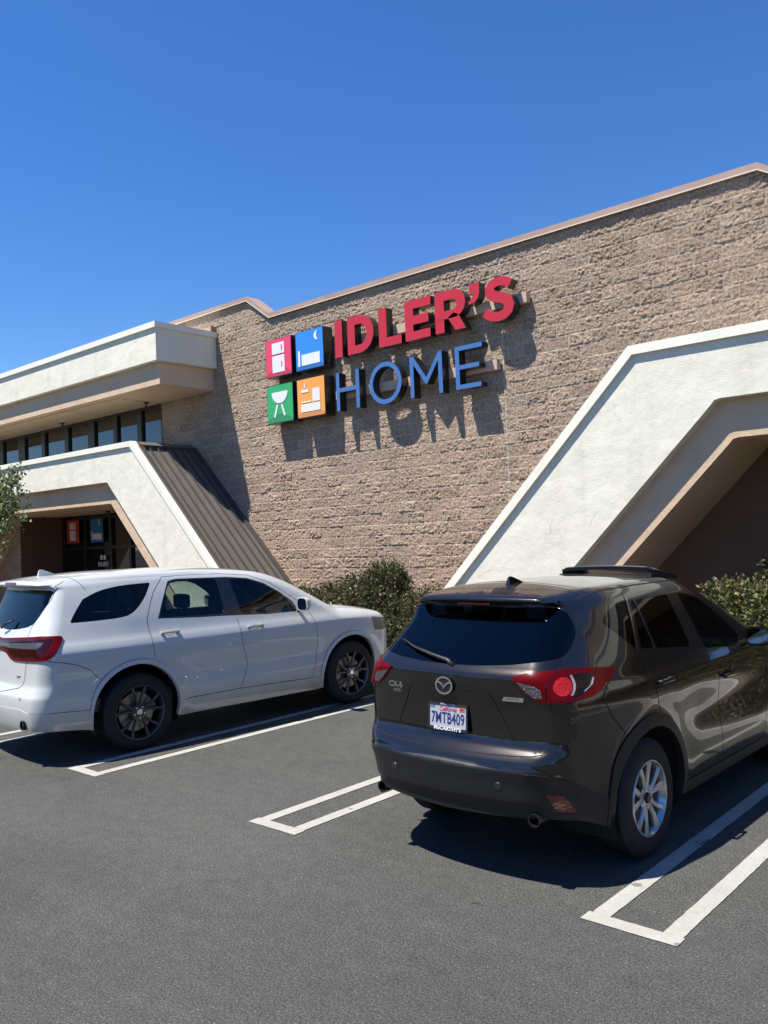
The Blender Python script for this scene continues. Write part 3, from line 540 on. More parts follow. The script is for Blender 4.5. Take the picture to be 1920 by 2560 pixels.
tx,ty=-20.35,8.95
br=[(-18.95,9.05,4.10),(-18.70,9.05,4.12),(-19.15,9.0,3.86),(-19.05,9.0,3.66),(-19.0,9.0,3.28),(-18.85,8.95,3.05),(-18.70,9.05,3.0),(-19.15,9.0,3.15)]
br+=[(tx+dx*R0,ty+dy*R0,3.6+dz) for dx,dy,dz,R0 in [(r_.uniform(-1,.1),r_.uniform(-1,1),r_.uniform(-.5,1.0),r_.uniform(.6,1.1)) for _ in range(34)]]
tree((tx,ty),br,'small green leafy tree at the left edge in front of the left portal',5,4.6,None)

st=MB(); st.tube([(-2.935,3.97,.006),(-2.90,3.985,.008),(-2.87,3.99,.006)],[.002,.0028,.0012],5); tag(st.build('twig',TW),'small dry twig lying on the open asphalt behind the brown car','twig')
# unseen row of trees and hedges, added to darken the horizon reflected in the cars
r_=np.random.default_rng(21); Ps=[];Ds=[]
for a in np.linspace(R_(-165),R_(20),46):
    R0=r_.uniform(30,46); cx_,cy_=R0*math.cos(a)-2,R0*math.sin(a)+2; hh=r_.choice([2.2,2.6,6.5,8.]); n=260
    d=r_.normal(0,1,(n,3)); d/=np.linalg.norm(d,axis=1,keepdims=True); Ps.append(np.array([cx_,cy_,hh*.55])+d*np.array([3.0,3.0,hh*.5])*r_.uniform(.6,1,(n,1))); Ds.append(d)
m_=empty('tmp_',(0,0,0)); o=leaves('reflected_tree_line',np.concatenate(Ps),np.concatenate(Ds),1.3,LT,m_,9,.8,.3); o.parent=None; bpy.data.objects.remove(m_); tag(o,kind='stuff')

def tab(xs,ys):
    xs=np.array(xs,float); ys=np.array(ys,float); h=np.diff(xs); d=np.diff(ys)/h
    m=np.zeros(len(xs)); 
    for i in range(1,len(xs)-1):
        if d[i-1]*d[i]>0:
            w1=2*h[i]+h[i-1]; w2=h[i]+2*h[i-1]; m[i]=(w1+w2)/(w1/d[i-1]+w2/d[i])
    m[0]=d[0]; m[-1]=d[-1]
    def f(x):
        x=np.clip(np.asarray(x,float),xs[0],xs[-1]); i=np.clip(np.searchsorted(xs,x)-1,0,len(xs)-2)
        t=(x-xs[i])/h[i]; t2=t*t; t3=t2*t
        return (2*t3-3*t2+1)*ys[i]+(t3-2*t2+t)*h[i]*m[i]+(-2*t3+3*t2)*ys[i+1]+(t3-t2)*h[i]*m[i+1]
    return staticmethod(f)
def rmax(a,b,r):
    u=np.maximum(a+r,0); v=np.maximum(b+r,0)
    return np.where((a>-r)&(b>-r),np.sqrt(u*u+v*v)-r,np.maximum(a,b))
def smin(a,b,k):
    h=np.clip(.5+.5*(b-a)/k,0,1); return b+(a-b)*h-k*h*(1-h)
def smax(a,b,k): return -smin(-a,-b,k)
def sst(e0,e1,x):
    t=np.clip((x-e0)/(e1-e0),0,1); return t*t*(3-2*t)
class Car:
    # x right, y forward (0 = rear axle), z up
    def F(s,P):
        x=np.abs(P[...,0]); y=P[...,1]; z=P[...,2]
        W=s.W(y,z); a=(x-W)*s.kx
        top=z-s.T(x,y,z); b=s.RR(x,z)-y; c=y-s.FR(x,z)
        r=rmax(a,top,s.rt(y)); r=rmax(r,c,s.rf); 
        q=rmax(r,b,s.rr(z)); return q
    def N(s,P):
        e=2e-3; g=np.zeros_like(P)
        for i in range(3):
            d=np.zeros(3); d[i]=e; g[...,i]=s.F(P+d)-s.F(P-d)
        return g/np.maximum(np.linalg.norm(g,axis=-1,keepdims=True),1e-9)
    def cast(s,O,Dr,t1=2.5,outside=False):
        # from inside point O outwards along D: find F=0
        lo=np.zeros(O.shape[0]); hi=np.full(O.shape[0],t1)
        for _ in range(34):
            m=(lo+hi)/2; f=s.F(O+Dr*m[:,None]); lo=np.where(f<0,m,lo); hi=np.where(f<0,hi,m)
        return O+Dr*lo[:,None]
    def wrap(s,p,z):
        p=np.asarray(p,float); z=np.broadcast_to(np.asarray(z,float),p.shape)
        A,yc,yf,rho=s.A,s.yc,s.yf,.6; q=rho*math.pi/2; Ls=yf-yc
        ox=np.full(p.shape,A); oy=yc+np.clip(p,0,Ls); th=np.zeros(p.shape)
        th=np.where(p<0,np.maximum(p,-q)/rho,th); th=np.where(p>Ls,np.minimum(p-Ls,q)/rho,th)
        ox=ox-np.maximum(-p-q,0)-np.maximum(p-Ls-q,0)
        O=np.stack([ox,oy,z],-1); Dr=np.stack([np.cos(th),np.sin(th),0*th],-1)
        return O,Dr
    def unwrap(s,P):
        x=P[...,0]; y=P[...,1]; A,yc,yf,rho=s.A,s.yc,s.yf,.6; q=rho*math.pi/2
        p=np.where(y>=yc,y-yc,np.where(x<=A,-(q+A-x),-rho*np.arctan2(yc-y,x-A)))
        p=np.where(y>yf,np.where(x<=A,(yf-yc)+q+A-x,(yf-yc)+rho*np.arctan2(y-yf,x-A)),p)
        return p
    def surf(s,pz,off=0):
        pz=np.asarray(pz,float); O,Dr=s.wrap(pz[:,0],pz[:,1]); P=s.cast(O,Dr); 
        return P+s.N(P)*off if off else P
    def topsurf(s,xy,off=0):
        xy=np.asarray(xy,float); n=len(xy); hi=np.full(n,2.1); done=np.zeros(n,bool); best=np.full(n,9.); bz=np.full(n,1.)
        for z in np.arange(2.1,.7,-.012):
            f=s.F(np.stack([xy[:,0],xy[:,1],np.full(n,z)],-1)); m=(~done)&(f<best); best[m]=f[m]; bz[m]=z; new=(f<=0)&~done; hi[new]=z; done|=new
        lo=hi.copy(); up=hi+.012
        for _ in range(14):
            m=(lo+up)/2; f=s.F(np.stack([xy[:,0],xy[:,1],m],-1)); lo=np.where(f<0,m,lo); up=np.where(f<0,up,m)
        P=np.stack([xy[:,0],xy[:,1],np.where(done,lo,bz)],-1)
        return P+s.N(P)*off if off else P
class CX(Car):
    zrear=1.685; A=.45; yc=-.35; yf=3.0; kx=1.; rf=.22
    w=tab([.15,.30,.45,.62,.84,1.02,1.09,1.16,1.27,1.47,1.70],[.82,.865,.892,.900,.908,.917,.912,.880,.840,.762,.655])
    tr=tab([-1.0,-.85,-.6,-.35,0.1,1.5],[.225,.155,.098,.050,.004,0]); tf=tab([2.4,2.8,3.2,3.7],[0,.02,.08,.22])
    r0=tab([.20,.30,.42,.475,.49,.505,.62,.70,.712,.722,.745,.78,.83,.88,1.0,1.15,1.22,1.255,1.29,1.38,1.50,1.58,1.625,1.645,1.67,1.72],
           [-.80,-.88,-.920,-.926,-.930,-.952,-.964,-.972,-.966,-.950,-.938,-.91,-.865,-.852,-.856,-.872,-.875,-.86,-.825,-.73,-.59,-.50,-.452,-.53,-.555,-.53])
    roof=tab([-1,-.6,-.4,0,.5,1.0,1.5,1.9,2.3],[1.66,1.69,1.715,1.748,1.755,1.745,1.715,1.67,1.58])
    hood=tab([1.5,2.2,2.6,3.0,3.4,3.7],[1.26,1.19,1.14,1.08,.98,.90])
    def W(s,y,z):
        W=s.w(z)-s.tr(y)*(1+.5*sst(1.15,1.55,z))-s.tf(y)
        for yy in (.06,2.86):
            d=np.hypot(y-yy,z-.38); W=W+.022*np.exp(-((d-.43)/.10)**2)*(z<1.05)
        W=W-.020*np.exp(-((z-.80)/.13)**2)*sst(.45,.9,y)*(1-sst(2.0,2.4,y))
        return W+.010*np.exp(-((z-.52)/.10)**2)*sst(.45,.9,y)*(1-sst(2.0,2.4,y))
    def RR(s,x,z): return s.r0(z)+(.13+.08*sst(.85,.6,z))*x*x+.10*np.maximum(x-.45,0)**2*sst(.8,1.1,z)
    def FR(s,x,z): return 3.65-.30*x**2-.10*np.maximum(z-.7,0)
    def T(s,x,y,z):
        ws=1.19+(2.42-y)*.50-.06*(x/.7)**2
        r=s.roof(y)-.045*(x/.7)**2; return smax(smin(r,ws,.12),s.hood(y)-.03*(x/.8)**4-.02*(x/.8)**2,.02)
    def rt(s,y): return .10
    def rr(s,z): return .11+.10*sst(.85,.5,z)-.075*sst(1.52,1.62,z)
class DU(Car):
    zrear=1.785; A=.5; yc=-.5; yf=3.25; kx=1.; rf=.25
    w=tab([.15,.30,.45,.60,.80,.98,1.08,1.14,1.20,1.40,1.60,1.78],[.86,.90,.935,.95,.953,.962,.955,.935,.905,.835,.755,.67])
    tr=tab([-1.2,-.95,-.7,-.4,0.,1.5],[.12,.075,.045,.020,.0,0]); tf=tab([2.7,3.1,3.5,4.0],[0,.015,.06,.22])
    r0=tab([.20,.30,.42,.55,.66,.72,.80,.95,1.10,1.20,1.30,1.5,1.66,1.72,1.755,1.80,1.87],[-1.03,-1.09,-1.12,-1.13,-1.125,-1.10,-1.07,-1.06,-1.05,-1.03,-.985,-.90,-.84,-.82,-.98,-1.02,-1.0])
    roof=tab([-1.2,-.9,-.6,0,.6,1.2,1.8,2.2],[1.78,1.81,1.845,1.868,1.865,1.84,1.775,1.70])
    hood=tab([1.8,2.5,2.9,3.2,3.6,3.85,4.0],[1.34,1.30,1.27,1.235,1.16,1.08,1.02])
    def W(s,y,z):
        W=s.w(z)-s.tr(y)*(1+.5*sst(1.1,1.5,z))-s.tf(y)
        for yy in (0,3.04):
            d=np.hypot(y-yy,z-.40); W=W+.026*np.exp(-((d-.44)/.10)**2)*(z<1)
        W=W-.018*np.exp(-((z-.72)/.12)**2)*sst(.45,.9,y)*(1-sst(2.2,2.6,y))
        return W
    def RR(s,x,z): return s.r0(z)+.10*x*x
    def FR(s,x,z): return 3.98-.22*x**2-.25*np.maximum(z-.9,0)
    def T(s,x,y,z):
        ws=1.32+(2.88-y)*.52-.07*(x/.7)**2
        r=s.roof(y)-.04*(x/.7)**2; return smax(smin(r,ws-.03*(x/.7)**2,.12),s.hood(y)-.05*(x/.85)**4-.01*(x/.85)**2,.02)
    def rt(s,y): return .09
    def rr(s,z): return .14
# ---------------- vehicles ----------------
def pip(P,poly):
    x,y=P[:,0],P[:,1]; c=np.zeros(len(P),bool); n=len(poly)
    for i in range(n):
        x1,y1=poly[i]; x2,y2=poly[(i+1)%n]
        if y1==y2: continue
        k=((y1>y)!=(y2>y))&(x<(x2-x1)*(y-y1)/(y2-y1)+x1); c^=k
    return c
def rnd(poly,r=.03,it=3,keep=()):
    for _ in range(it):
        o=[];n=len(poly)
        for i in range(n):
            if poly[i] in keep: o.append(poly[i]); continue
            a=np.array(poly[i-1]);b=np.array(poly[i]);c=np.array(poly[(i+1)%n]); la=np.linalg.norm(a-b); lc=np.linalg.norm(c-b)
            o.append(tuple(b+(a-b)*min(.27,r/max(la,1e-6)))); o.append(tuple(b+(c-b)*min(.27,r/max(lc,1e-6))))
        poly=o; r*=.6
    return poly
def resamp(poly,st,closed=True):
    o=[];n=len(poly)
    for i in range(n if closed else n-1):
        a=np.array(poly[i]);b=np.array(poly[(i+1)%n]);k=max(1,int(math.ceil(np.linalg.norm(b-a)/st))); o+=[tuple(a+(b-a)*j/k) for j in range(k)]
    if not closed: o.append(tuple(poly[-1]))
    return o
def cdt(outline,polys,st,gst,jit=0):
    V=[];E=[]
    for pl_ in [outline]+polys:
        q=resamp(pl_,st); b=len(V); V+=q; E+=[(b+i,b+(i+1)%len(q)) for i in range(len(q))]
    K=np.array(V); x0,y0=np.array(outline).min(0); x1,y1=np.array(outline).max(0)
    gx,gy=np.meshgrid(np.arange(x0,x1,gst),np.arange(y0,y1,gst)); G=np.stack([gx.ravel(),gy.ravel()],1)
    G=G[pip(G,outline)]; ok=np.ones(len(G),bool)
    for i in range(0,len(G),2000):
        d=((G[i:i+2000,None,:]-K[None])**2).sum(-1).min(1); ok[i:i+2000]=d>(gst*.4)**2
    V=[Vector(v) for v in V]+[Vector(v) for v in G[ok]]
    r=delaunay_2d_cdt(V,E,[],0,1e-6); P=np.array([v[:] for v in r[0]]); F=np.array([f for f in r[2] if len(f)==3]); cen=P[F].mean(1); F=F[pip(cen,outline)]; cen=P[F].mean(1)
    return P,F,cen
def mkmesh(name,V,N,F,mat,parent,join=False):
    me=bpy.data.meshes.new(name); me.from_pydata(V.tolist(),[],F.tolist() if hasattr(F,'tolist') else F); me.polygons.foreach_set('use_smooth',[True]*len(me.polygons)); me.update()
    try: me.normals_split_custom_set_from_vertices(N.tolist())
    except Exception as e: print('norm',e)
    return link(name,me,mat,parent)
def panelset(car,root,P,F,cen,S,Nn,regions,base,st=None,parents=None):
    # regions: list of dict(name,poly,mat,off,skirt,join); base: dict for what remains
    lab=np.full(len(F),-1)
    for i,rg in enumerate(regions):
        m=(lab<0)&pip(cen,rg['poly']); lab[m]=i
    made={}
    for i,rg in list(enumerate(regions))+[(-1,base)]:
        if rg['mat'] is None: continue
        f=F[lab==i]
        if len(f)==0: continue
        u,inv=np.unique(f,return_inverse=True); f=inv.reshape(-1,3); off=rg.get('off',0); sk=rg.get('skirt',.014)
        V=S[u]+Nn[u]*off; N=Nn[u]
        # orientation
        nrm=np.cross(V[f[:,1]]-V[f[:,0]],V[f[:,2]]-V[f[:,0]]); fl=(nrm*N[f[:,0]]).sum(1)<0; f[fl]=f[fl][:,::-1]
        ed={}
        for t3 in f:
            for a,b in ((t3[0],t3[1]),(t3[1],t3[2]),(t3[2],t3[0])):
                if (b,a) in ed: del ed[(b,a)]
                else: ed[(a,b)]=1
        Vs=[V];Ns=[N];Fs=[list(map(int,t)) for t in f]; nb=len(V)
        if sk>0:
            ex=[];en=[]
            for (a,b) in ed:
                if abs(V[a][0])<1e-3 and abs(V[b][0])<1e-3: continue
                d=V[b]-V[a]; nn=np.cross(d,N[a]); nn/=max(np.linalg.norm(nn),1e-9); s=rg.get('skv',sk); ex+=[V[a],V[b],V[b]-N[b]*s,V[a]-N[a]*s]; en+=[nn]*4; Fs.append([nb+3,nb+2,nb+1,nb]); nb+=4
            if ex: Vs.append(np.array(ex)); Ns.append(np.array(en))
        V=np.concatenate(Vs);N=np.concatenate(Ns); mir=np.array([-1,1,1]); Fm=[t[::-1] for t in Fs]
        par=root
        if parents and rg['name'] in parents: par=None
        if rg.get('top'): made[rg['name']]=[mkmesh(rg['name'],V,N,Fs,rg['mat'],root)]; continue
        if rg.get('join'):
            n=len(V); made[rg['name']]=[mkmesh(rg['name'],np.concatenate([V,V*mir]),np.concatenate([N,N*mir]),Fs+[[k+n for k in t] for t in Fm],rg['mat'],root)]
        else:
            made[rg.get('key',rg['name'])]=[mkmesh(rg['name'],V,N,Fs,rg['mat'],root),mkmesh(rg['name'],V*mir,N*mir,Fm,rg['mat'],root)]
    return made,lab
def reparent(made,child,par):
    for a,b in zip(made.get(child,[]),made.get(par,[])*(2 if len(made.get(par,[]))==1 else 1)): a.parent=b
def ribbon(car,lines,root,mat,w=.0055,dom='surf',off=.0012,mirror=True,name='panel_gap'):
    mb=MB()
    for pts in lines:
        q=np.array(resamp(pts,.025,False)); S=getattr(car,dom)(q); N=car.N(S); T=np.gradient(S,axis=0); B_=np.cross(N,T); B_/=np.maximum(np.linalg.norm(B_,axis=1,keepdims=True),1e-9)
        A=S+N*off+B_*w/2; Bq=S+N*off-B_*w/2; n=len(q)
        for sg in ((1,-1) if mirror else (1,)):
            m=np.array([sg,1,1]); mb.add(np.concatenate([A*m,Bq*m]),[(i,i+1,n+i+1,n+i) for i in range(n-1)])
    return mb.build(name,mat,root)
def ztop(car,ps,thr=.76,zlo=.6,zhi=1.95):
    zr=car.zrear
    zs=np.arange(zlo,zhi,.006); out=[]
    for p in ps:
        S=car.surf(np.stack([np.full(len(zs),p),zs],1)); N=car.N(S); t=np.linalg.norm(S[:,:2]-car.wrap(np.array([p]),np.array([1.]))[0][0,:2],axis=1)
        bad=np.where((N[:,2]>thr)|(t<.02))[0]; bad=bad[zs[bad]>(zr if p<-.12 else .95)]; out.append(zs[bad[0]]-.004 if len(bad) else zhi)
    return np.array(out)
def liner(P,F,lab,S,Nn,skip,root,mat,off=-.03):
    m=~np.isin(lab,skip); f=F[m]; u,inv=np.unique(f,return_inverse=True); f=inv.reshape(-1,3); V=S[u]+Nn[u]*off; mir=np.array([-1,1,1]); n=len(V)
    return V,f,n
def wheel(root,x,y,z,R,rw,rim_r,style,mt,sgn):
    # outer face at x, sgn +1 right side
    w=MB(); hw=rw
    prof=[(-hw,rim_r-.005),(-hw+.004,rim_r+.02),(-hw+.0,R*.80),(-hw+.012,R*.93),(-hw+.03,R*.985)]
    nt_=5; xs_=np.linspace(-hw+.034,-.034,nt_*4+1)
    for i,xx in enumerate(xs_): prof.append((xx,R-(.009 if i%4==0 and 0<i<nt_*4 else 0)))
    prof+=[(-.03,R*.985),(-.012,R*.93),(-.0,R*.84),(-.003,R*.80),(-.001,R*.755),(-.006,rim_r+.012),(-.012,rim_r-.002),(-.02,rim_r-.008)]
    ty=w.lathe(prof,(x,y,z),'x',64,sx=sgn).build('tyre',mt['rubber'],root,angle=35); fixn(ty)
    q=MB(); q.lathe([(-.012,rim_r),(-.004,rim_r-.003),(-.004,rim_r-.012),(-.018,rim_r-.022),(-.06,rim_r-.035),(-.16,rim_r-.045)],(x,y,z),'x',64,sx=sgn); rb=q.build('rim',mt['rim'],ty,angle=40)
    q=MB(); q.lathe([(-.10,0),(-.10,rim_r*.70),(-.115,rim_r*.70),(-.115,0)],(x,y,z),'x',40,sx=sgn); q.build('brake_disc',mt['disc'],ty,angle=40)
    q=MB(); q.lathe([(-.155,0),(-.155,rim_r)],(x,y,z),'x',32,sx=sgn); q.build('wheel_back',mt['black'],ty)
    q=MB(); q.prism([(y+rim_r*.38*math.cos(a)*1.0+0,z+rim_r*.4*math.sin(a)) for a in (0,)]+[(y+rim_r*.72,z-.02),(y+rim_r*.72,z+.07),(y+rim_r*.42,z+.06)],'x',x-sgn*.11,x-sgn*.06); q.build('brake_caliper',mt['caliper'],ty)
    sp=MB()
    def spoke(a0,w0,w1,r0,r1,d0=-.028,d1=-.012,th=.03,tw=0):
        # tapered spoke with chamfered front
        ca,sa=math.cos(a0),math.sin(a0); cb,sb=math.cos(a0+tw),math.sin(a0+tw); vs=[]
        for (r,w_,d,c_,s_) in ((r0,w0,d0,ca,sa),((r0+r1)/2,(w0+w1)/2*.92,(d0+d1)/2+.002,(ca+cb)/2,(sa+sb)/2),(r1,w1,d1,cb,sb)):
            for (t_,dd) in ((-w_/2,-th),(-w_/2,-.008),(-w_*.32,0),(w_*.32,0),(w_/2,-.008),(w_/2,-th)):
                vs.append((x+sgn*(d+dd),y+r*c_-t_*s_,z+r*s_+t_*c_))
        fs=[(i*6+k,i*6+k+1,(i+1)*6+k+1,(i+1)*6+k) for i in range(2) for k in range(5)]
        sp.add(vs,fs)
    if style=='ten':
        for k in range(5):
            a=math.pi/2+k*2*math.pi/5+.12
            spoke(a-.16,.034,.060,.05,rim_r-.012,tw=-.12); spoke(a+.20,.030,.045,.05,rim_r-.012,tw=.12)
    else:
        for k in range(5):
            a=math.pi/2+k*2*math.pi/5
            spoke(a-.12,.022,.036,.05,rim_r-.014,-.035,-.012,.028,tw=-.17); spoke(a+.12,.022,.036,.05,rim_r-.014,-.035,-.012,.028,tw=.17)
    so_=sp.build('spokes',mt['rim'],ty); fixn(so_)
    q=MB(); q.lathe([(-.06,.085),(-.032,.083),(-.028,.07),(-.030,.036)],(x,y,z),'x',30,sx=sgn); q.build('hub',mt['rim'],ty,angle=30)
    q=MB(); q.lathe([(-.03,.034),(-.018,.032),(-.014,.026),(-.013,0)],(x,y,z),'x',24,sx=sgn); q.build('centre_cap',mt['cap'],ty,angle=30)
    q=MB()
    for k in range(5):
        a=math.pi/2+.3+k*2*math.pi/5+(.33 if style!='ten' else .25); q.lathe([(-.034,.0115),(-.02,.0105),(-.019,0)],(x,y+.058*math.cos(a),z+.058*math.sin(a)),'x',6,sx=sgn)
    q.build('lug_nut',mt['nut'],ty); return ty
def wheelwell(root,x,y,z,r,mat,sgn):
    q=MB(); n=24; vs=[]
    for i in range(n+1):
        a=math.pi*(-.12+1.24*i/n)
        for d in (.0,-.38): vs.append((x+sgn*d,y+r*math.cos(a),z+r*math.sin(a)))
    q.add(vs,[(2*i,2*i+1,2*i+3,2*i+2) for i in range(n)]); m=len(q.v); q.add([(x-sgn*.38,y+r*math.cos(math.pi*(-.12+1.24*i/n)),z+r*math.sin(math.pi*(-.12+1.24*i/n))) for i in range(n+1)],[tuple(range(n+1))])
    q.build('wheel_well',mat,root)
def seat(root,x,y,z,mat,w=.50,hr=True,h=.62,n=1):
    q=MB(); q.bbox((x-w/2,y-.05,z),(x+w/2,y+.48,z+.16),.05)
    b=MB(); import bmesh
    i0=len(q.v); q.bbox((x-w/2+.01,y-.14,z+.10),(x+w/2-.01,y+.02,z+h),.06)
    for j in range(i0,len(q.v)):
        vx,vy,vz=q.v[j]; q.v[j]=(vx*1.0 if n>1 else x+(vx-x)*(1-.18*(vz-z)/h),vy-.22*(vz-z-.1),vz)
    for k in range(n):
        xc=x+(k-(n-1)/2)*.52
        if hr:
            i0=len(q.v); q.bbox((xc-.13,y-.30,z+h+.04),(xc+.13,y-.18,z+h+.22),.045); q.box((xc-.06,y-.25,z+h-.06),(xc-.045,y-.235,z+h+.08)); q.box((xc+.045,y-.25,z+h-.06),(xc+.06,y-.235,z+h+.08))
    return q.build('seat',mat,root,smooth=True)
RUB=M('tyre_rubber',(.009,.009,.010),.75,bump=(90,.3,.002)); BLK0=M('deep_black',(.006,.006,.007),.8); TRIMG=M('gloss_black_trim',(.010,.010,.011),.18,coat=.6); PLA=M('black_plastic',(.008,.008,.0085),.5,bump=(260,.25,.001)); GAP=M('panel_gap',(.004,.004,.004),.9); CHR=M('chrome',(.88,.89,.91),.16,1)
def metal_paint(name,col,met,rough):
    m,t,b=newmat(name); b.inputs['Base Color'].default_value=(*col,1); b.inputs['Metallic'].default_value=met; b.inputs['Roughness'].default_value=rough; b.inputs['Coat Weight'].default_value=1; b.inputs['Coat Roughness'].default_value=.02; b.inputs['Coat IOR'].default_value=1.55
    co_=nd(t,'ShaderNodeTexCoord').outputs['Object']; n=noise(t,900,2,.5,co_); bn=nd(t,'ShaderNodeBump'); bn.inputs['Strength'].default_value=.12; bn.inputs['Distance'].default_value=.001; t.links.new(n,bn.inputs['Height']); t.links.new(bn.outputs[0],b.inputs['Normal'])
    d=noise(t,1.5,6,.7,co_); r=ramp(t,d,[(.4,.018),(.75,.06)]); t.links.new(r,b.inputs['Coat Roughness'])
    return m
BRN=metal_paint('brown_metallic_paint',(.019,.0155,.013),.65,.26)
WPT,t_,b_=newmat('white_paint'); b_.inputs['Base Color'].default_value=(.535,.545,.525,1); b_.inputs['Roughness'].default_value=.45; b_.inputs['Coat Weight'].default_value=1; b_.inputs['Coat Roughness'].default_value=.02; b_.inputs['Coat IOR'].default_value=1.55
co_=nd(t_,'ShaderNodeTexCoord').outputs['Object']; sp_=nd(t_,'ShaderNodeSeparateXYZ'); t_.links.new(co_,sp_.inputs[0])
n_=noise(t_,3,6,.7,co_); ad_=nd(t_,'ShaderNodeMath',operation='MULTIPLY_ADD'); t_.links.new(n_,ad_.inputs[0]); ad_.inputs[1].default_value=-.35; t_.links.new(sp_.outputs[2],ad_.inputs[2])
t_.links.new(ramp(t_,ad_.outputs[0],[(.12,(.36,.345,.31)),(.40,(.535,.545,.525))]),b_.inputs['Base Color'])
GLD=glassmat('privacy_glass',(.085,.095,.10)); GLF=glassmat('green_glass',(.62,.72,.66)); GLM=glassmat('tinted_glass',(.50,.57,.54)); SEATD=M('seat_dark',(.016,.016,.018),.7); SEATG=M('seat_grey',(.10,.10,.10),.75)
LRED=M('lamp_red',(.10,.001,.002),.3,coat=.08,spec=.12); LRED2=M('lamp_red_bright',(.55,.008,.006),.3,coat=.2,bump=(70,.8,.01)); LCLR=M('lamp_clear',(.12,.115,.115),.2,.5,coat=.3,bump=(90,.9,.01)); LDRK=M('lamp_dark',(.004,.003,.004),.12,coat=.1,spec=.3); LSIL=M('lamp_silver',(.62,.62,.66),.2,.7); REFL=M('reflector_red',(.16,.006,.008),.25,coat=1)
DISC=M('disc_steel',(.32,.31,.30),.35,.9); CAL=M('caliper_grey',(.15,.15,.15),.5,.5)
def buildcar(car,root,paint,outlineR,regions,st=.022,gst=.023):
    # sides and ends
    P,F,cen=cdt(outlineR,[r['poly'] for r in regions],st,gst)
    S=car.surf(P); N=car.N(S)
    pc=-(.3*math.pi+car.A); pf=car.yf-car.yc+.3*math.pi+car.A
    for e in (pc,pf):
        m=np.abs(P[:,0]-e)<1e-4; S[m,0]=0; N[m,0]=0
    base=dict(name='body',mat=paint,off=0,skirt=.02,join=True)
    made,lab=panelset(car,root,P,F,cen,S,N,regions,base)
    skip=[i for i,r in enumerate(regions) if r.get('glass') or r.get('noliner')]
    lV,lF,n=liner(P,F,lab,S,N,skip,root,None)
    return made,(lV,lF)
def buildtop(car,root,paint,edge,regions,gst=.035,names=('roof',)):
    R_xy=edge[:,:2]; k=np.argsort(R_xy[:,1])
    ol=[tuple(p) for p in R_xy]+[(-p[0],p[1]) for p in R_xy[::-1]]
    P,F,cen=cdt(ol,[r['poly'] for r in regions],.05,gst); S=car.topsurf(P); N=car.N(S)
    # snap outline height to the side shell edge
    for i,p in enumerate(P):
        d=np.abs(R_xy-np.array([abs(p[0]),p[1]])).sum(1); j=d.argmin()
        if d[j]<1e-5: S[i]=[math.copysign(edge[j,0],p[0]) if edge[j,0]>1e-6 else 0,edge[j,1],edge[j,2]]
    for r in regions: r['top']=True
    base=dict(name=names[0],mat=paint,off=0,skirt=.01,top=True)
    made,lab=panelset(car,root,P,F,cen,S,N,regions,base); skip=[i for i,r in enumerate(regions) if r.get('glass')]
    m=~np.isin(lab,skip); return made,(S-N*.03,F[m])
def topedge(car,ps):
    zt_=ztop(car,ps); k=np.array([.25,.5,.25]); z2=zt_.copy(); 
    for _ in range(2): z2[1:-1]=np.minimum(z2[1:-1],(z2[:-2]+2*z2[1:-1]+z2[2:])/4+.002)
    return z2
def arcp(cp,cz,r,zb,n=22,rev=False):
    a=math.asin(max(-1,min(1,(zb-cz)/r))); A=[math.pi-a+(2*a-math.pi)*i/n for i in range(n+1)]
    return [(cp+r*math.cos(t),cz+r*math.sin(t)) for t in A]
def mirpoly(P): return [tuple(p) for p in P]
def mats_liner(root,parts,mat):
    V=[];F=[];n=0
    for (v,f,mi) in parts:
        V.append(v);F+= [[int(k)+n for k in t] for t in f]; n+=len(v)
        if mi: V.append(v*np.array([-1,1,1])); F+=[[int(k)+n for k in t[::-1]] for t in f]; n+=len(v)
    me=bpy.data.meshes.new('inner_lining'); me.from_pydata(np.concatenate(V).tolist(),[],F); return link('inner_lining',me,mat,root)
# ======== brown crossover ========
cx=CX(); rb=empty('parked_car',(-3.28,5.17,0),R_(-1.2)); tag(rb,'dark brown crossover car seen from its rear right corner, nearest the camera','car','cars parked nose in')
pc=-(.3*math.pi+cx.A); pf=cx.yf-cx.yc+.3*math.pi+cx.A
ps=np.linspace(pc,pf,170); zt=topedge(cx,ps)
AC,AZ_,AR,AO=.425,.37,.455,.535; AF=AC+2.81
bot=[(pc,.41),(-1.1,.415),(-.72,.43),(-.45,.40),(-.18,.33)]
ol=bot+arcp(AC,AZ_,AR,.29)+[(AC+.56,.25),(AF-.55,.25)]+arcp(AF,AZ_,AR,.28)+[(AF+.6,.25),(pf,.25)]+[(float(p),float(z)) for p,z in zip(ps[::-1],zt[::-1])]
circ=lambda c,z,rx,rz,n=20:[(c+rx*math.cos(2*math.pi*i/n),z+rz*math.sin(2*math.pi*i/n)) for i in range(n)]
lampin=[(-.911,1.235),(-.809,1.258),(-.68,1.270),(-.558,1.275),(-.60,1.25),(-.648,1.21),(-.660,1.166),(-.656,1.101),(-.718,1.109),(-.787,1.145),(-.857,1.199)]
lampout=[(-.545,1.276),(-.40,1.275),(-.26,1.267),(-.08,1.257),(.096,1.244),(.13,1.228),(.052,1.177),(-.107,1.132),(-.249,1.107),(-.389,1.097),(-.502,1.095),(-.645,1.100),(-.650,1.166),(-.638,1.212),(-.59,1.25)]
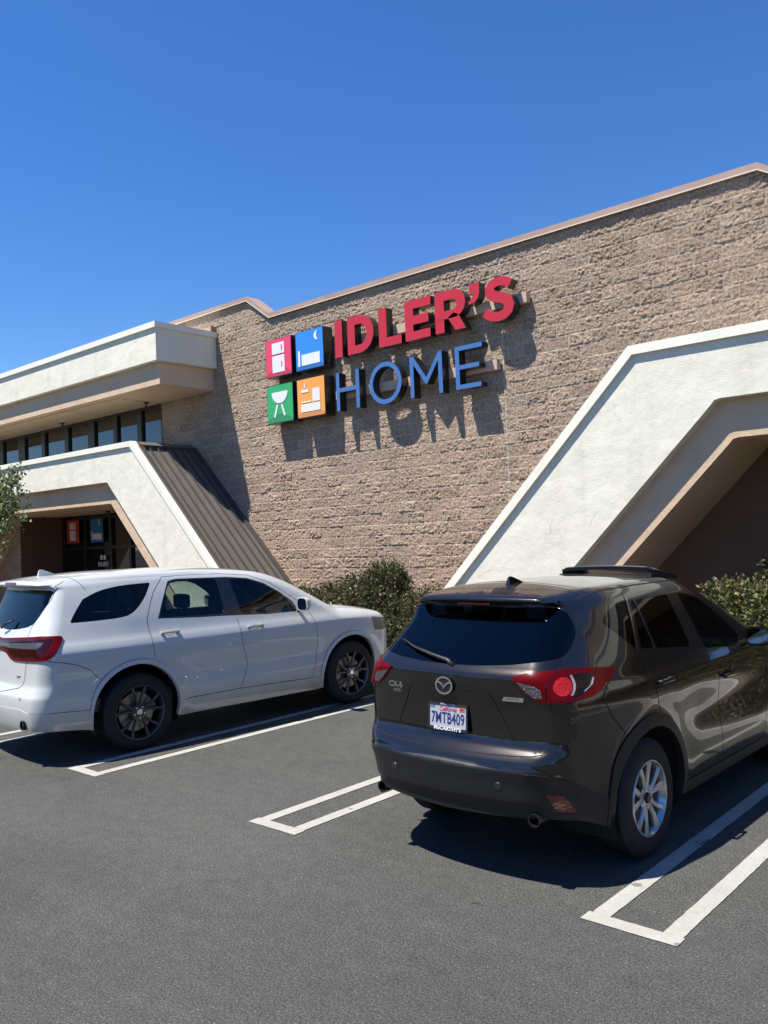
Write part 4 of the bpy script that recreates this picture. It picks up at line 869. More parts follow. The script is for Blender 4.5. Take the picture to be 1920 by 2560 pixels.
regs=[
 dict(name='side_glass',key='g1',poly=rnd([(.582,1.612),(.437,1.602),(.31,1.570),(.222,1.525),(.205,1.491),(.26,1.452),(.35,1.378),(.44,1.318),(.462,1.325)],.02,2),mat=GLD,off=-.004,glass=1),
 dict(name='side_glass',key='g2',poly=rnd([(.709,1.605),(.95,1.612),(1.215,1.608),(1.239,1.236),(1.0,1.258),(.72,1.284)],.015,2),mat=GLD,off=-.006,glass=1),
 dict(name='side_glass',key='g3',poly=rnd([(.637,1.607),(.690,1.606),(.695,1.290),(.51,1.305)],.012,2),mat=GLD,off=-.006,glass=1),
 dict(name='side_glass',key='g4',poly=rnd([(1.377,1.605),(1.534,1.589),(1.67,1.548),(1.842,1.449),(2.014,1.332),(2.125,1.23),(2.12,1.165),(1.974,1.15),(1.45,1.200)],.02,2),mat=GLM,off=-.006,glass=1),
 dict(name='rear_window',poly=[(pc,1.283),(-1.174,1.287),(-.974,1.299),(-.772,1.318),(-.602,1.331),(-.50,1.341),(-.43,1.358),(-.36,1.382),(-.28,1.415),(-.20,1.45),(-.155,1.485),(-.155,1.535),(-.20,1.585),(-.30,1.612),(-.8,1.622),(pc,1.626)],mat=GLD,off=-.003,join=True,glass=1),
 dict(name='window_trim',key='trim',poly=[(.597,1.632),(.852,1.652),(1.253,1.648),(1.571,1.617),(1.765,1.549),(1.934,1.449),(2.10,1.325),(2.27,1.187),(2.265,1.130),(1.953,1.125),(1.422,1.174),(1.209,1.196),(.455,1.285)],mat=TRIMG,off=0,skirt=.01),
 dict(name='brake_lens',key='ring',poly=circ(-.535,1.183,.074,.052),mat=LRED2,off=.0135,skirt=.01,noliner=1),
 dict(name='lamp_arc',key='arc',poly=[(-.447,1.238),(-.43,1.215),(-.420,1.186),(-.435,1.155),(-.466,1.128),(-.485,1.130),(-.458,1.155),(-.447,1.186),(-.455,1.215),(-.465,1.236)],mat=LSIL,off=.0135,skirt=.005,noliner=1),
 dict(name='lamp_arc',key='arc2',poly=[(-.19,1.205),(-.165,1.205),(-.21,1.170),(-.335,1.136),(-.352,1.139),(-.25,1.165)],mat=LSIL,off=.0135,skirt=.005,noliner=1),
 dict(name='lamp_housing',key='dark',poly=[(-.425,1.240),(-.28,1.238),(-.15,1.225),(-.24,1.165),(-.38,1.122),(-.46,1.116),(-.41,1.16)],mat=LDRK,off=.0125,skirt=.01,noliner=1),
 dict(name='reverse_lens',key='clear',poly=[(-.868,1.214),(-.80,1.205),(-.735,1.195),(-.69,1.168),(-.682,1.122),(-.735,1.124),(-.793,1.158)],mat=LCLR,off=.0125,skirt=.01,noliner=1),
 dict(name='tail_lamp',key='lampin',poly=lampin,mat=LRED,off=.012,skirt=.02,noliner=1),
 dict(name='tail_lamp',key='lampout',poly=lampout,mat=LRED,off=.012,skirt=.02,noliner=1),
 dict(name='spoiler_lip',poly=[(pc,1.626),(-.8,1.622),(-.30,1.612),(-.22,1.60),(-.20,1.655),(-.35,1.662),(pc,1.663)],mat=TRIMG,off=.001,join=True),  # spoiler underside coloured black for its shade and dark reflection
 dict(name='tailgate',poly=[(pc,.772),(-1.106,.776),(-.871,.783),(-.765,.790),(-.70,.802),(-.664,.830),(-.652,.870),(-.642,.976),(-.626,1.103),(-.56,1.22),(-.518,1.274),(-.471,1.335),(-.36,1.365),(-.20,1.425),(-.11,1.475),(-.105,1.545),(-.14,1.60),(-.17,1.66),(pc,1.668)],mat=BRN,off=.001,join=True,skirt=.02),
 dict(name='door',key='rd',poly=[(.60,1.655),(.447,1.293),(.505,1.194),(.513,1.06),(.535,.96),(.55,.905)]+[(AC+AO*math.cos(t),AZ_+AO*math.sin(t)) for t in np.linspace(R_(74),R_(4),12)]+[(.975,.345),(1.62,.34),(1.59,.5),(1.582,.65),(1.59,.851),(1.56,.98),(1.535,1.09),(1.50,1.16),(1.34,1.19),(1.29,1.655),(.9,1.665)],mat=BRN,off=.0005,skirt=.02),
 dict(name='door',key='fd',poly=[(1.29,1.655),(1.34,1.19),(1.50,1.16),(1.535,1.09),(1.56,.98),(1.59,.851),(1.582,.65),(1.59,.5),(1.62,.34),(2.50,.34),(2.56,.6),(2.58,.9),(2.50,1.12),(2.30,1.20),(2.12,1.335),(1.95,1.46),(1.78,1.565),(1.58,1.635)],mat=BRN,off=.0005,skirt=.02),
 dict(name='wheel_arch_trim',key='ar',poly=circ(AC,AZ_,AO,AO,64),mat=PLA,off=.010,skirt=.05),
 dict(name='wheel_arch_trim',key='af',poly=circ(AF,AZ_,AO,AO,64),mat=PLA,off=.010,skirt=.05),
 dict(name='reflector',key='rf',poly=[(-.693,.575),(-.562,.560),(-.50,.49),(-.445,.440),(-.619,.458)],mat=REFL,off=.0,skirt=.01),
 dict(name='bumper_trim',poly=[(pc,.72),(-1.2,.715),(-.921,.703),(-.74,.695),(-.65,.684),(-.575,.666),(-.463,.620),(-.309,.558),(-.19,.512),(-.1,.492),(.05,.49),(.05,.2),(pc,.2)],mat=PLA,off=.006,join=True,skirt=.03),
 dict(name='sill_trim',key='sill',poly=[(.8,.2),(.8,.335),(2.9,.335),(2.9,.2)],mat=PLA,off=.006,skirt=.02),
 dict(name='headlamp',key='hl',poly=[(3.75,.78),(3.62,.88),(3.75,.93),(4.15,.86),(4.2,.78)],mat=LCLR,off=.004,noliner=1),
 dict(name='bonnet_grille',key='gr',poly=[(4.30,.5),(4.25,.72),(pf,.76),(pf,.45)],mat=PLA,off=.002),
]
made,l1=buildcar(cx,rb,BRN,ol,regs)
for c_,p_ in (('g2','rd'),('g3','rd'),('g4','fd'),('ring','lampout'),('arc','lampout'),('arc2','lampout'),('dark','lampout'),('clear','lampin')): reparent(made,c_,p_)
edge=cx.surf(np.stack([ps,zt],1)); edge[0,0]=0; edge[-1,0]=0
tr_=[dict(name='windscreen',poly=[(-.60,1.52),(0,1.58),(.60,1.52),(.76,2.30),(0,2.42),(-.76,2.30)],mat=GLM,off=-.004,glass=1),dict(name='bonnet',poly=[(-.80,2.5),(0,2.58),(.80,2.5),(.70,3.2),(0,3.52),(-.70,3.2)],mat=BRN)]
_,l2=buildtop(cx,rb,BRN,edge,tr_)
mats_liner(rb,[(l1[0],l1[1],1),(l2[0],l2[1],0)],BLK0)
LN=[[(.597,1.66),(.447,1.293),(.505,1.194),(.513,1.06),(.535,.96),(.55,.905)],
    [(1.34,1.19),(1.50,1.16),(1.535,1.09),(1.56,.98),(1.59,.851),(1.582,.65),(1.59,.5),(1.62,.34)],[(1.315,1.19),(1.285,1.655)],[(.975,.345),(1.62,.34),(2.5,.34)],[(2.50,.34),(2.56,.6),(2.58,.9),(2.50,1.12)],
    [(-1.392,.770),(-1.106,.774),(-.871,.781),(-.765,.788),(-.70,.800),(-.662,.828),(-.650,.870),(-.640,.976),(-.624,1.10)],[(-.552,1.277),(-.518,1.285),(-.471,1.335),(-.36,1.365),(-.20,1.425),(-.11,1.475),(-.105,1.545),(-.14,1.60)],
    [(.052,1.17),(-.13,1.09),(-.07,1.03),(-.015,.968),(.06,.90),(.12,.84)]]
ribbon(cx,LN,rb,GAP,.006)
ribbon(cx,[[(.600,1.625),(.447,1.293)]],rb,CHR,.007,off=.004,name='edge_glint')  # bright strip stands in for the reflection along the door edge
lo=MB()
# roof ditch line, antenna, tilted sunroof
rp=[(.60,-.25),(.615,.2),(.615,.8),(.60,1.3)]
ribbon(cx,[rp],rb,GAP,.012,'topsurf'); ribbon(cx,[[(0,-.30),(.25,-.29),(.45,-.25),(.60,-.18)]],rb,GAP,.006,'topsurf')
def fin(root,x,y,z,L_,h,w_,mat):
    q=MB(); prof=[(0,0),(.02*L_,.45*h),(.18*L_,.85*h),(.30*L_,h),(.40*L_,.97*h),(.7*L_,.55*h),(L_,0)]
    n=len(prof); V=[];
    for s_ in (-1,1):
        V+=[(x+s_*w_*(1-.8*(zz/h))*(1 if .0<yy/L_<1 else .3),y+yy,z+zz-.01) for yy,zz in prof]
    q.add(V,[(i,i+1,n+i+1,n+i) for i in range(n-1)]+[tuple(range(n-1,-1,-1)),tuple(range(n,2*n))]); return fixn(q.build('antenna',mat,root,angle=50))
def fin2(root,x,y,z,L_,h,w_,mat,lean=-1):
    q=MB(); prof=[(0,0),(.05*L_,.8*h),(.12*L_,h),(.22*L_,.97*h),(.45*L_,.66*h),(.75*L_,.25*h),(L_,0)]; n=len(prof); V=[]
    for s_ in (-1,1): V+=[(x+s_*w_*(1-.75*(zz/h)**.8)*math.sin(math.pi*min(.97,max(.12,yy/L_)))**.5,y+yy,z+zz-.012) for yy,zz in prof]
    q.add(V,[(i,i+1,n+i+1,n+i) for i in range(n-1)]+[tuple(range(n-1,-1,-1)),tuple(range(n,2*n))]); return fixn(q.build('antenna',mat,root,angle=60))
za=float(cx.topsurf([(0,-.05)])[0,2]); fin2(rb,0,-.14,za,.22,.062,.032,TRIMG)
q=MB(); n=24; V=[]
for j,(y,dz) in enumerate([(1.26,.062),(1.28,.070),(1.4,.060),(1.75,.015)]):
    for i in range(n+1):
        x=-.41+.82*i/n; ee=max(0,abs(x)-.36)/.05; zz=float(cx.roof(y))-.042*(x/.7)**2
        V.append((x*(1 if j else .985),y+.03*ee*ee,zz+dz-.022*ee*ee)) 
q.add(V,[(j*(n+1)+i,j*(n+1)+i+1,(j+1)*(n+1)+i+1,(j+1)*(n+1)+i) for j in range(3) for i in range(n)]); m0=len(q.v)
q.add([(v[0],v[1]+.004,v[2]-.026) for v in V[:n+1]]+V[:n+1],[(i,i+1,n+1+i+1,n+1+i) for i in range(n)])
q.build('sunroof',TRIMG,rb,smooth=True)
q=MB()
for s_ in (-1,1): q.add([(s_*.40,1.27,float(cx.roof(1.27))-.03),(s_*.40,1.75,float(cx.roof(1.75))-.02),(s_*.40,1.75,float(cx.roof(1.75))+.0),(s_*.40,1.27,float(cx.roof(1.27))+.045)],[(0,1,2,3)])
q.box((-.41,1.24,1.69),(.41,1.26,float(cx.roof(1.25))+.002)); q.build('sunroof_seal',BLK0,rb)
# wheels
rim_c=M('silver_rim',(.50,.51,.53),.25,.85); capm=M('cap_dark',(.03,.03,.035),.2,.6)
mtc=dict(rubber=RUB,rim=rim_c,disc=DISC,black=BLK0,caliper=CAL,cap=capm,nut=CHR)
for sg in (1,-1):
    for yy in (.05,2.86):
        wheel(rb,sg*.895,yy,.372,.374,.225,.242,'ten',mtc,sg); wheelwell(rb,sg*.86,yy+.02,.38,.46,BLK0,sg)
# underbody, exhaust, badges, plate
q=MB(); q.box((-.62,-.25,.28),(.62,3.4,.36)); q.box((-.6,-.80,.40),(.6,-.25,.55)); q.build('underbody',BLK0,rb)
for sg in (1,-1):
    q=MB(); q.lathe([(.10,0),(.10,.033),(-.06,.034),(-.06,.040),(.10,.040)],(sg*.60,-.80,.42),'y',24); q.build('exhaust_tip',M('exhaust_steel',(.10,.095,.09),.3,.9),rb,angle=40)
def onsurf(car,p,z,off=0,side=1):
    S=car.surf([(p,z)]); N=car.N(S); return Vector(S[0]*[side,1,1])+Vector(N[0]*[side,1,1])*off,Vector(N[0]*[side,1,1])
def frame(Nv,upv=Vector((0,0,1))):
    zz=Nv.normalized(); xx=upv.cross(zz).normalized(); yy=zz.cross(xx); return Matrix((xx,yy,zz)).transposed()
for (p,s_) in ((-.996,1),(-.90,-1)):
    for zz in (.605,):
        Pn,Nn_=onsurf(cx,-.985,zz,.007,s_); q=MB(); q.lathe([(0,.024),(.003,.022),(.003,0)],(0,0,0),'z',20); o=q.build('parking_sensor',M('sensor_grey',(.022,.022,.022),.4),rb,angle=30); o.matrix_local=Matrix.Translation(Pn)@frame(Nn_).to_4x4()
# plate recess + garnish: raised frame ridge around plate area
PR=[(-1.392,1.150),(-1.109,1.150),(-1.071,1.130),(-1.03,1.05),(-.95,.88),(-.945,.86)]
q=MB()
# plate
Pn,Nn_=onsurf(cx,pc,.957,.012); PL=Matrix.Translation(Vector((0,-.868,.957)))@Matrix.Rotation(R_(90-4),4,'X')
def local(name,mb,mat,par,mtx,**k):
    o=mb.build(name,mat,par,**k); o.matrix_local=mtx; return o
q=MB(); q.ring([(-.158,-.083),(.158,-.083),(.158,.083),(-.158,.083)],[(-.146,-.066),(.146,-.066),(.146,.072),(-.146,.072)],'z',-.006,.006); pf_=local('licence_plate',q,M('plate_frame',(.02,.02,.022),.4),rb,PL)
PW,t_,b_=newmat('plate_white'); b_.inputs['Base Color'].default_value=(.38,.40,.45,1); b_.inputs['Roughness'].default_value=.45
q=MB(); q.box((-.15,-.076,-.004),(.15,.076,.001)); q.build('plate_face',PW,pf_)
I3=Matrix.Identity(3); PB=M('plate_blue',(.02,.03,.14),.5); PRd=M('plate_script',(.50,.03,.06),.5)
text('plate_number','7MTB409',.098,PB,pf_,(0,-.012,.002),I3,.0012,wx=.66,bold=.0012,space=1.05)
text('plate_state','California',.040,PRd,pf_,(.0,.047,.002),I3,.0008,shear=.35,wx=.95,space=.95)
text('plate_month','AUG',.024,PB,pf_,(-.121,.056,.002),I3,.0008,wx=.8)
q=MB(); q.box((.092,.040,.001),(.135,.066,.003)); q.build('plate_sticker',M('sticker_orange',(.62,.10,.02),.5),pf_); text('plate_year','09',.02,PB,pf_,(.114,.053,.0035),I3,.0006)
text('frame_text',"McCARTHY'S",.030,M('frame_white',(.7,.7,.7),.5),pf_,(0,-.0745,.0064),I3,.0006,wx=1.25,bold=.0012)
text('frame_text',"SAN LUIS OBISPO",.013,M('frame_white',(.7,.7,.7),.5),pf_,(0,.0775,.0064),I3,.0004,wx=1.1)
# oval ring emblem with winged v
EM=Matrix.Translation(Vector((0,-.889,1.158)))@Matrix.Rotation(R_(87),4,'X')
q=MB(); o_=circ(0,0,.068,.056,40); i_=circ(0,0,.057,.045,40); q.ring(o_,i_,'z',0,.009)
em=local('emblem',q,CHR,rb,EM,angle=40)
q=MB()
for s_ in (-1,1): q.prism([(s_*a,b) for a,b in [(0,-.022),(.012,-.004),(.030,.010),(.058,.018),(.056,.027),(.034,.024),(.014,.012),(0,-.006)]][::(1 if s_>0 else -1)],'z',.002,.010)
q.build('emblem_wing',CHR,em)
q=MB(); q.prism(circ(0,0,.056,.044,30),'z',.0,.003); q.build('emblem_field',TRIMG,em)
# lettering badges
Pn,Nn_=onsurf(cx,-.945,1.113,.004,-1); bx=empty('tmpb',(0,0,0)); bpy.data.objects.remove(bx)
def tx(s,size,car,p,z,side,root,mat,name='badge',off=.004,**k):
    Pn,Nn_=onsurf(car,p,z,off,side); return text(name,s,size,mat,root,Pn,frame(Nn_),.0022,**k)
tx('CX-5',.052,cx,-.945,1.122,-1,rb,CHR,wx=1.15,bold=.0012); tx('AWD',.030,cx,-.955,1.082,-1,rb,CHR,wx=1.1)
Pn,Nn_=onsurf(cx,-.905,1.108,.004,1); fr_=frame(Nn_).to_4x4(); q=MB(); q.prism([(-.072,-.013),(.066,-.013),(.072,.013),(-.060,.013)],'z',0,.004); bd=local('badge',q,CHR,rb,Matrix.Translation(Pn)@fr_)
text('badge_text','SKYACTIV',.017,M('badge_ink',(.05,.05,.07),.4),bd,(0,.002,.0045),I3,.0004)
# rear wiper
def P_(car,p,z,off,side=1): return onsurf(car,p,z,off,side)[0]
q=MB(); a=P_(cx,-1.30,1.275,.03,-1); b=P_(cx,-1.06,1.345,.03,-1); c=P_(cx,-.90,1.385,.022,-1)
a=Vector((.035,-.835,1.275)); m_=Vector((-.02,-.82,1.305))
q.tube([a,m_,m_.lerp(b,.5)+Vector((0,-.012,.0)),b,c],[.017,.016,.012,.009,.006],8); q.tube([m_.lerp(b,.25)+Vector((0,.012,0)),b+Vector((0,.008,-.0)),c+Vector((-.02,.004,.003))],[.007,.007,.005],6); q.build('rear_wiper',PLA,rb,smooth=True)
# rear window high stop lamp and heater lines omitted behind the shade-black spoiler underside
q=MB(); q.box((-.13,-.545,1.636),(.13,-.515,1.650)); q.build('stop_lamp',M('stop_lens',(.05,.003,.004),.2,coat=.5),rb)
# tailgate relief: pressed frame around plate
ribbon(cx,[[(pc,1.148),(-1.20,1.149),(-1.109,1.148),(-1.075,1.128)],[(-1.075,1.128),(-1.02,1.02),(-.935,.862)]],rb,BRN,.016,off=.0045,name='pressed_line')
# door handles
def handle(root,car,p,z,mat,L_=.19,up=0):
    hs=[]
    for s_ in (1,-1):
        Pn,Nn_=onsurf(car,p,z,.0,s_); Fm=frame(Nn_); q=MB()
        q.bbox((-L_/2,-.016,.016),(L_/2,.016,.034),.009); q.bbox((-L_/2,-.013,-.005),(-L_/2+.035,.013,.026),.006); q.bbox((L_/2-.045,-.016,-.005),(L_/2,.016,.026),.007)
        o=local('door_handle',q,mat,root,Matrix.Translation(Pn)@Fm.to_4x4(),smooth=True)
        q=MB(); q.lathe([(.0015,.0),(.0015,.038),(.0,.045)],(0,0,0),'z',24); o2=q.build('handle_recess',BLK0 if mat is BRN else M('recess_grey',(.35,.36,.38),.5),o); o2.scale=(1.5,.8,1); hs.append(o)
    return hs
for p_,z_,k_ in ((.645,1.085,'rd'),(1.72,.975,'fd')):
    for o,dr in zip(handle(rb,cx,p_,z_,BRN),made[k_]): o.parent=dr
# door mirrors
def mirror(root,x,y,z,w_,h_,mat,sgn,dr):
    import bmesh
    q=MB(); bm=bmesh.new(); bmesh.ops.create_uvsphere(bm,u_segments=24,v_segments=14,radius=1)
    for v in bm.verts:
        a,b,c=v.co; f_=lambda t,e:math.copysign(abs(t)**e,t)
        v.co=Vector((x+sgn*(w_/2*f_(a,.6)),y+(.0 if b<0 else .10*f_(b,.8)),z+h_/2*f_(c,.62)*(1-.12*a*sgn)))
    q.add([v.co[:] for v in bm.verts],[tuple(v.index for v in f.verts) for f in bm.faces]); bm.free()
    o=q.build('door_mirror',mat,root,angle=45); fixn(o)
    g=MB(); pts=[(x+sgn*w_*.43*math.copysign(abs(math.cos(t))**.6,math.cos(t)),z+h_*.40*math.copysign(abs(math.sin(t))**.6,math.sin(t))) for t in np.linspace(0,2*math.pi,28,endpoint=False)]
    g.prism(pts,'y',y-.006,y-.003); g.build('mirror_glass',M('mirror_silver',(.8,.8,.8),.02,1),o)
    g=MB(); g.tube([(x-sgn*w_*.35,y+.05,z-h_*.3),(x-sgn*(w_*.5+.05),y+.06,z-h_*.5),(x-sgn*(w_*.5+.10),y+.07,z-h_*.55)],[.03,.028,.03],8); g.build('mirror_arm',TRIMG,o); return o
for sg in (1,-1): mirror(rb,sg*1.04,1.70,1.225,.20,.145,BRN,sg,None)
# interior
for sg in (1,-1): seat(rb,sg*.37,1.25,.52,SEATD)
seat(rb,0,.45,.52,SEATD,1.25,True,.60,3)
q=MB(); q.bbox((-.72,2.0,.85),(.72,2.45,1.12),.05); q.box((-.75,-.6,.40),(.75,2.3,.50)); q.bbox((-.62,-.62,.5),(.62,.2,.96),.04); q.build('dashboard',SEATD,rb)
q=MB(); q.lathe([(0,.185),(.012,.195),(.024,.185),(.012,.175),(0,.185)],(0,0,0),'z',28); o=q.build('steering_wheel',SEATD,rb); o.location=(-.37,1.88,1.02); o.rotation_euler=(R_(65),0,0)
# ======== white SUV ========
du=DU(); rw2=empty('parked_car',(-8.75,5.06,0),R_(-4.4)); tag(rw2,'white three-row SUV with dark alloy wheels parked left of the brown car','car','cars parked nose in')
pc=-(.3*math.pi+du.A); pf=du.yf-du.yc+.3*math.pi+du.A
ps=np.linspace(pc,pf,190); zt=topedge(du,ps)
AC,AZ_,AR,AO=.457,.42,.482,.528; AF=3.455
bot=[(pc,.36),(-1.0,.365),(-.8,.37),(-.472,.345),(-.1,.31)]
ol=bot+arcp(AC,AZ_,AR,.30)+[(AC+.53,.285),(AF-.53,.27)]+arcp(AF,.40,AR,.28)+[(AF+.55,.26),(pf,.25)]+[(float(p),float(z)) for p,z in zip(ps[::-1],zt[::-1])]
lamp=[(pc,1.222),(-1.024,1.247),(-.658,1.266),(-.45,1.262),(-.414,1.250),(-.421,1.176),(-.45,1.11),(-.48,1.075),(-.535,1.043),(-.70,1.03),(-.892,1.023),(-1.12,1.02),(-1.22,1.045),(-1.33,1.10),(pc,1.11)]
lampi=[(pc,1.172),(-.889,1.200),(-.62,1.210),(-.60,1.205),(-.62,1.170),(-.66,1.150),(-.911,1.142),(-1.22,1.138),(pc,1.14)]
regs=[
 dict(name='side_glass',key='g1',poly=rnd([(-.327,1.375),(-.285,1.432),(-.193,1.505),(-.08,1.565),(.034,1.614),(.115,1.650),(.218,1.681),(.373,1.707),(.505,1.716),(.78,1.722),(.684,1.587),(.60,1.50),(.52,1.437),(.43,1.395),(.30,1.380),(.054,1.374)],.02,2),mat=GLD,off=-.004,glass=1),
 dict(name='side_glass',key='g2',poly=rnd([(.785,1.348),(.865,1.499),(.95,1.64),(1.003,1.707),(1.125,1.722),(1.600,1.708),(1.605,1.315),(1.24,1.328)],.025,2),mat=GLM,off=-.006,glass=1),
 dict(name='side_glass',key='g4',poly=rnd([(1.772,1.700),(2.008,1.676),(2.218,1.605),(2.418,1.487),(2.56,1.365),(2.58,1.275),(2.175,1.280),(1.83,1.296)],.02,2),mat=GLF,off=-.006,glass=1),
 dict(name='rear_window',poly=[(pc,1.305),(-1.2,1.320),(-1.02,1.345),(-.93,1.375),(-.82,1.46),(-.74,1.57),(-.70,1.69),(-.80,1.705),(pc,1.712)],mat=GLD,off=-.003,join=True,glass=1),
 dict(name='window_trim',key='trim',poly=[(.765,1.335),(.85,1.5),(.94,1.655),(.985,1.722),(1.06,1.738),(1.125,1.740),(1.744,1.722),(2.03,1.692),(2.24,1.622),(2.44,1.502),(2.60,1.375),(2.635,1.30),(2.62,1.250),(2.175,1.256),(1.7,1.285),(1.24,1.305)],mat=TRIMG,off=0,skirt=.01),
 dict(name='lamp_housing',key='inner',poly=lampi,mat=M('lamp_smoked',(.075,.075,.08),.15,.3,coat=.5,bump=(60,.8,.01)),off=.0125,join=True,skirt=.008,noliner=1),
 dict(name='lamp_dark_band',key='inner2',poly=[(pc,1.200),(-.889,1.228),(-.55,1.241),(-.51,1.225),(-.53,1.14),(-.60,1.070),(-.892,1.052),(-1.12,1.050),(-1.21,1.078),(-1.28,1.12),(pc,1.125)],mat=M('lamp_dark_red',(.028,.002,.003),.15,coat=.3,spec=.3),off=.0122,join=True,skirt=.008,noliner=1),
 dict(name='tail_lamp',poly=lamp,mat=LRED,off=.012,join=True,skirt=.02,noliner=1),
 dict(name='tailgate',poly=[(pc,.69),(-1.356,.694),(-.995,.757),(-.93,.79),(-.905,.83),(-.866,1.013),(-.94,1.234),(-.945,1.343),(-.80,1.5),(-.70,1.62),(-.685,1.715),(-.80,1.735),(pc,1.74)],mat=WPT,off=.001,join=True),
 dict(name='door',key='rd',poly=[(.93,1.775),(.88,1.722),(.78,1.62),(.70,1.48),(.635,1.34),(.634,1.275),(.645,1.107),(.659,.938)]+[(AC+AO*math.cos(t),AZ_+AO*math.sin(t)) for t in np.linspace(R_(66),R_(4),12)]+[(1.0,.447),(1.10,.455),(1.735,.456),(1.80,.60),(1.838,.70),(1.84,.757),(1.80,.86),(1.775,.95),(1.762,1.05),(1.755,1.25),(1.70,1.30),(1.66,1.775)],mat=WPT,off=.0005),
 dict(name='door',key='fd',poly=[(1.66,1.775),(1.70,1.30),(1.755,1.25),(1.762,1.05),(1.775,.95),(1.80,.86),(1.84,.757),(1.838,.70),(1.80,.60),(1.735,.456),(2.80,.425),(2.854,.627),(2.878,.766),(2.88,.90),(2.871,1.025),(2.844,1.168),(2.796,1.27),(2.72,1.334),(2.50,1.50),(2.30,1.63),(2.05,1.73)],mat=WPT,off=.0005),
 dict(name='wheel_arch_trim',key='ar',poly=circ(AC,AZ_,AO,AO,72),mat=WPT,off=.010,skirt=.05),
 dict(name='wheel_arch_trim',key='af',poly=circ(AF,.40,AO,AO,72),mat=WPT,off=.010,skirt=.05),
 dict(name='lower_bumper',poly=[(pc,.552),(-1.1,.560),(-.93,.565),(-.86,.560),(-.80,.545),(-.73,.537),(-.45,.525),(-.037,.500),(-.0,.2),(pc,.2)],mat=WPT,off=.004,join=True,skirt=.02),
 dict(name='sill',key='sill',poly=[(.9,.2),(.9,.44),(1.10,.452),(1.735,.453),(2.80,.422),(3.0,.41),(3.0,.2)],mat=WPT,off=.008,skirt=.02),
 dict(name='headlamp',key='hl',poly=rnd([(3.88,1.075),(4.0,1.065),(4.35,1.02),(4.5,.92),(4.2,.88),(3.95,.90)],.02,1),mat=LCLR,off=.003,noliner=1),
 dict(name='front_grille',key='gr',poly=[(4.62,.60),(4.58,.90),(pf,.93),(pf,.56)],mat=PLA,off=.002),
]
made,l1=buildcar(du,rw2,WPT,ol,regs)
for c_,p_ in (('g2','rd'),('g4','fd')): reparent(made,c_,p_)
for c_ in ('lamp_housing','inner','inner2'):
    for o in made.get(c_,[])+made.get('lamp_dark_band',[]): o.parent=made['tail_lamp'][0]
edge=du.surf(np.stack([ps,zt],1)); edge[0,0]=0; edge[-1,0]=0
tr_=[dict(name='windscreen',poly=[(-.58,1.93),(0,1.99),(.58,1.93),(.74,2.70),(.5,2.80),(0,2.86),(-.5,2.80),(-.74,2.70)],mat=GLF,off=-.004,glass=1),dict(name='bonnet',poly=[(-.78,2.86),(0,2.95),(.78,2.86),(.80,3.3),(.70,3.65),(.35,3.86),(0,3.90),(-.35,3.86),(-.70,3.65),(-.80,3.3)],mat=WPT)]
_,l2=buildtop(du,rw2,WPT,edge,tr_)
mats_liner(rw2,[(l1[0],l1[1],1),(l2[0],l2[1],0)],BLK0)
aa=lambda c,z,r,a0,a1:[(c+r*math.cos(R_(t)),z+r*math.sin(R_(t))) for t in np.linspace(a0,a1,24)]
LN=[[(.93,1.775),(.88,1.722),(.78,1.62),(.70,1.48),(.635,1.34),(.634,1.275),(.645,1.107),(.659,.938)],
 [(.93,1.772),(1.2,1.775),(1.66,1.765),(2.05,1.725),(2.30,1.635),(2.50,1.505),(2.72,1.345)],
 [(1.755,1.25),(1.762,1.05),(1.775,.95),(1.80,.86),(1.84,.757),(1.838,.70),(1.80,.60),(1.735,.456)],
 [(1.0,.447),(1.10,.455),(1.735,.456),(2.80,.425)],[(2.80,.425),(2.854,.627),(2.878,.766),(2.88,.90),(2.871,1.025),(2.844,1.168),(2.796,1.27)],
 [(-.73,.539),(-.45,.527),(-.05,.502)],[(-.685,1.715),(-.70,1.62),(-.80,1.5),(-.945,1.343),(-.94,1.26)],[(-.868,1.02),(-.905,.83),(-.93,.79),(-.995,.757),(-1.356,.694)],
 aa(AC,AZ_,AO+.002,172,5),aa(AF,.40,AO+.002,172,5),[(-.535,1.035),(-.40,1.01),(-.2,.96),(-.05,.90),(.06,.80)]]
ribbon(du,LN,rw2,GAP,.0055)
ribbon(du,[[(.785,2.87),(.77,3.1),(.74,3.4),(.62,3.68),(.40,3.84)],[(.0,-.62),(.30,-.61),(.56,-.56),(.68,-.45)]],rw2,GAP,.005,'topsurf')
ribbon(du,[[(-.6885,1.74),(-.62,1.79)]],rw2,GAP,.005)
rim_d=M('dark_rim',(.10,.10,.105),.3,.85); mtd=dict(rubber=RUB,rim=rim_d,disc=DISC,black=BLK0,caliper=CAL,cap=CHR,nut=CHR)
for sg in (1,-1):
    for p_,zz in ((-.01,.395),(2.965,.395)):
        wheel(rw2,sg*.935,p_,zz,.395,.25,.284,'double',mtd,sg); wheelwell(rw2,sg*.90,p_-.02,.41,.485,BLK0,sg)
q=MB(); q.box((-.78,-.85,.30),(.78,3.7,.38)); q.build('underbody',BLK0,rw2)
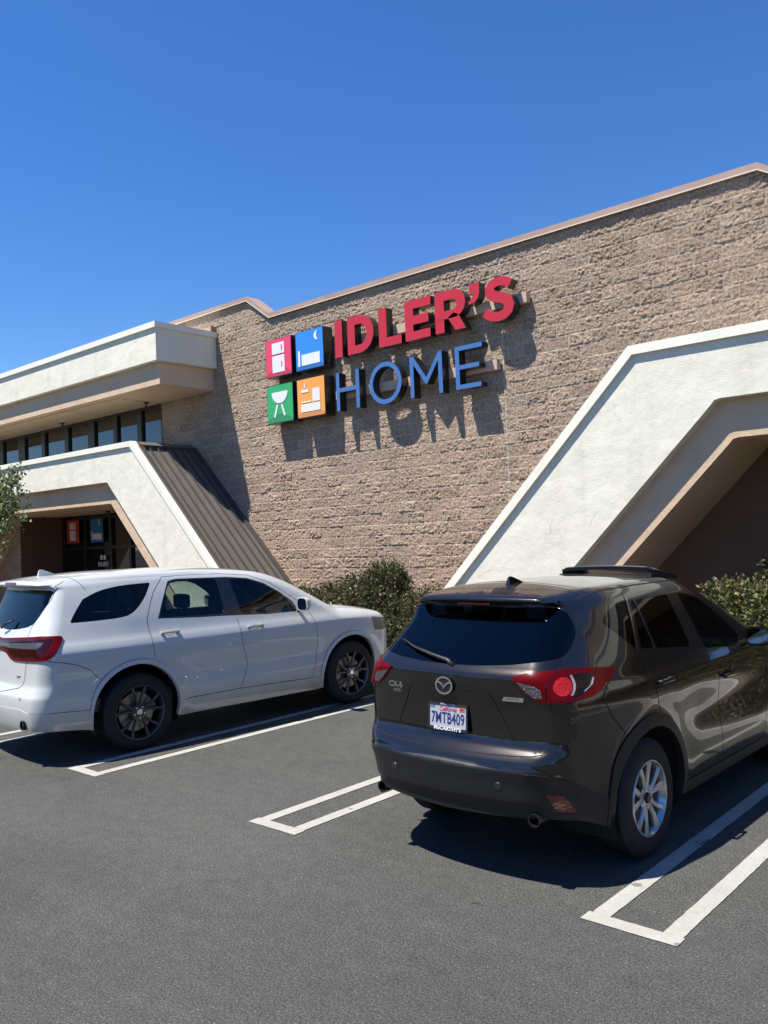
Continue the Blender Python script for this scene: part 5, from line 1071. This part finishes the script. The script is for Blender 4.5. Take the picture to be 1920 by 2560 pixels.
for sg in (1,-1):
    q=MB(); q.lathe([(.05,0),(.05,.036),(-.05,.038),(-.05,.048),(0.05,.048)],(sg*.62,-1.06,.415),'y',24); q.build('exhaust_tip',M('exhaust_dark',(.03,.03,.03),.3,.8),rw2,angle=40)
za=float(du.topsurf([(0,-.55)])[0,2]); fin2(rw2,0,-.66,za,.24,.075,.036,WPT)
S=du.surf([( -1.40+.0,1.785)]); 
ribbon(du,[[(pc,1.783),(-1.30,1.783)]],rw2,REFL,.022,off=.003,name='stop_lamp')
for p_,z_,k_ in ((.865,1.178,'rd'),(1.965,1.135,'fd')):
    for o,dr in zip(handle(rw2,du,p_,z_,WPT,.22),made[k_]): o.parent=dr
for sg in (1,-1): mirror(rw2,sg*1.03,2.10,1.345,.20,.17,WPT,sg,None)
tx('R/T',.040,du,-1.02,.865,1,rw2,CHR,wx=1.2)
Pn,Nn_=onsurf(du,-.889,.664,.002,1); q=MB(); q.lathe([(0,.013),(.002,.012),(.002,0)],(0,0,0),'z',16); local('parking_sensor',q,LSIL,rw2,Matrix.Translation(Pn)@frame(Nn_).to_4x4())
q=MB(); b=onsurf(du,-1.33,1.395,.03,1)[0]; a=Vector((-.05,-1.03,1.33)); q.tube([a,a.lerp(b,.5)+Vector((0,-.02,0)),b],[.014,.012,.008],8); q.build('rear_wiper',PLA,rw2,smooth=True)
for sg in (1,-1): seat(rw2,sg*.40,1.55,.62,SEATD,.54,True,.66)
seat(rw2,0,.62,.62,SEATD,1.25,True,.64,2); seat(rw2,0,-.25,.66,SEATD,1.1,True,.52,2)
q=MB(); q.bbox((-.74,2.4,.92),(.74,2.95,1.22),.05); q.box((-.78,-.8,.45),(.78,2.6,.58)); q.build('dashboard',SEATG,rw2)
q=MB(); q.lathe([(0,.185),(.012,.197),(.024,.185),(.012,.173),(0,.185)],(0,0,0),'z',28); o=q.build('steering_wheel',SEATD,rw2); o.location=(-.40,2.22,1.17); o.rotation_euler=(R_(65),0,0)
q=MB(); q.bbox((-.12,1.98,1.60),(.12,2.02,1.67),.015); q.build('inner_mirror',SEATD,rw2)
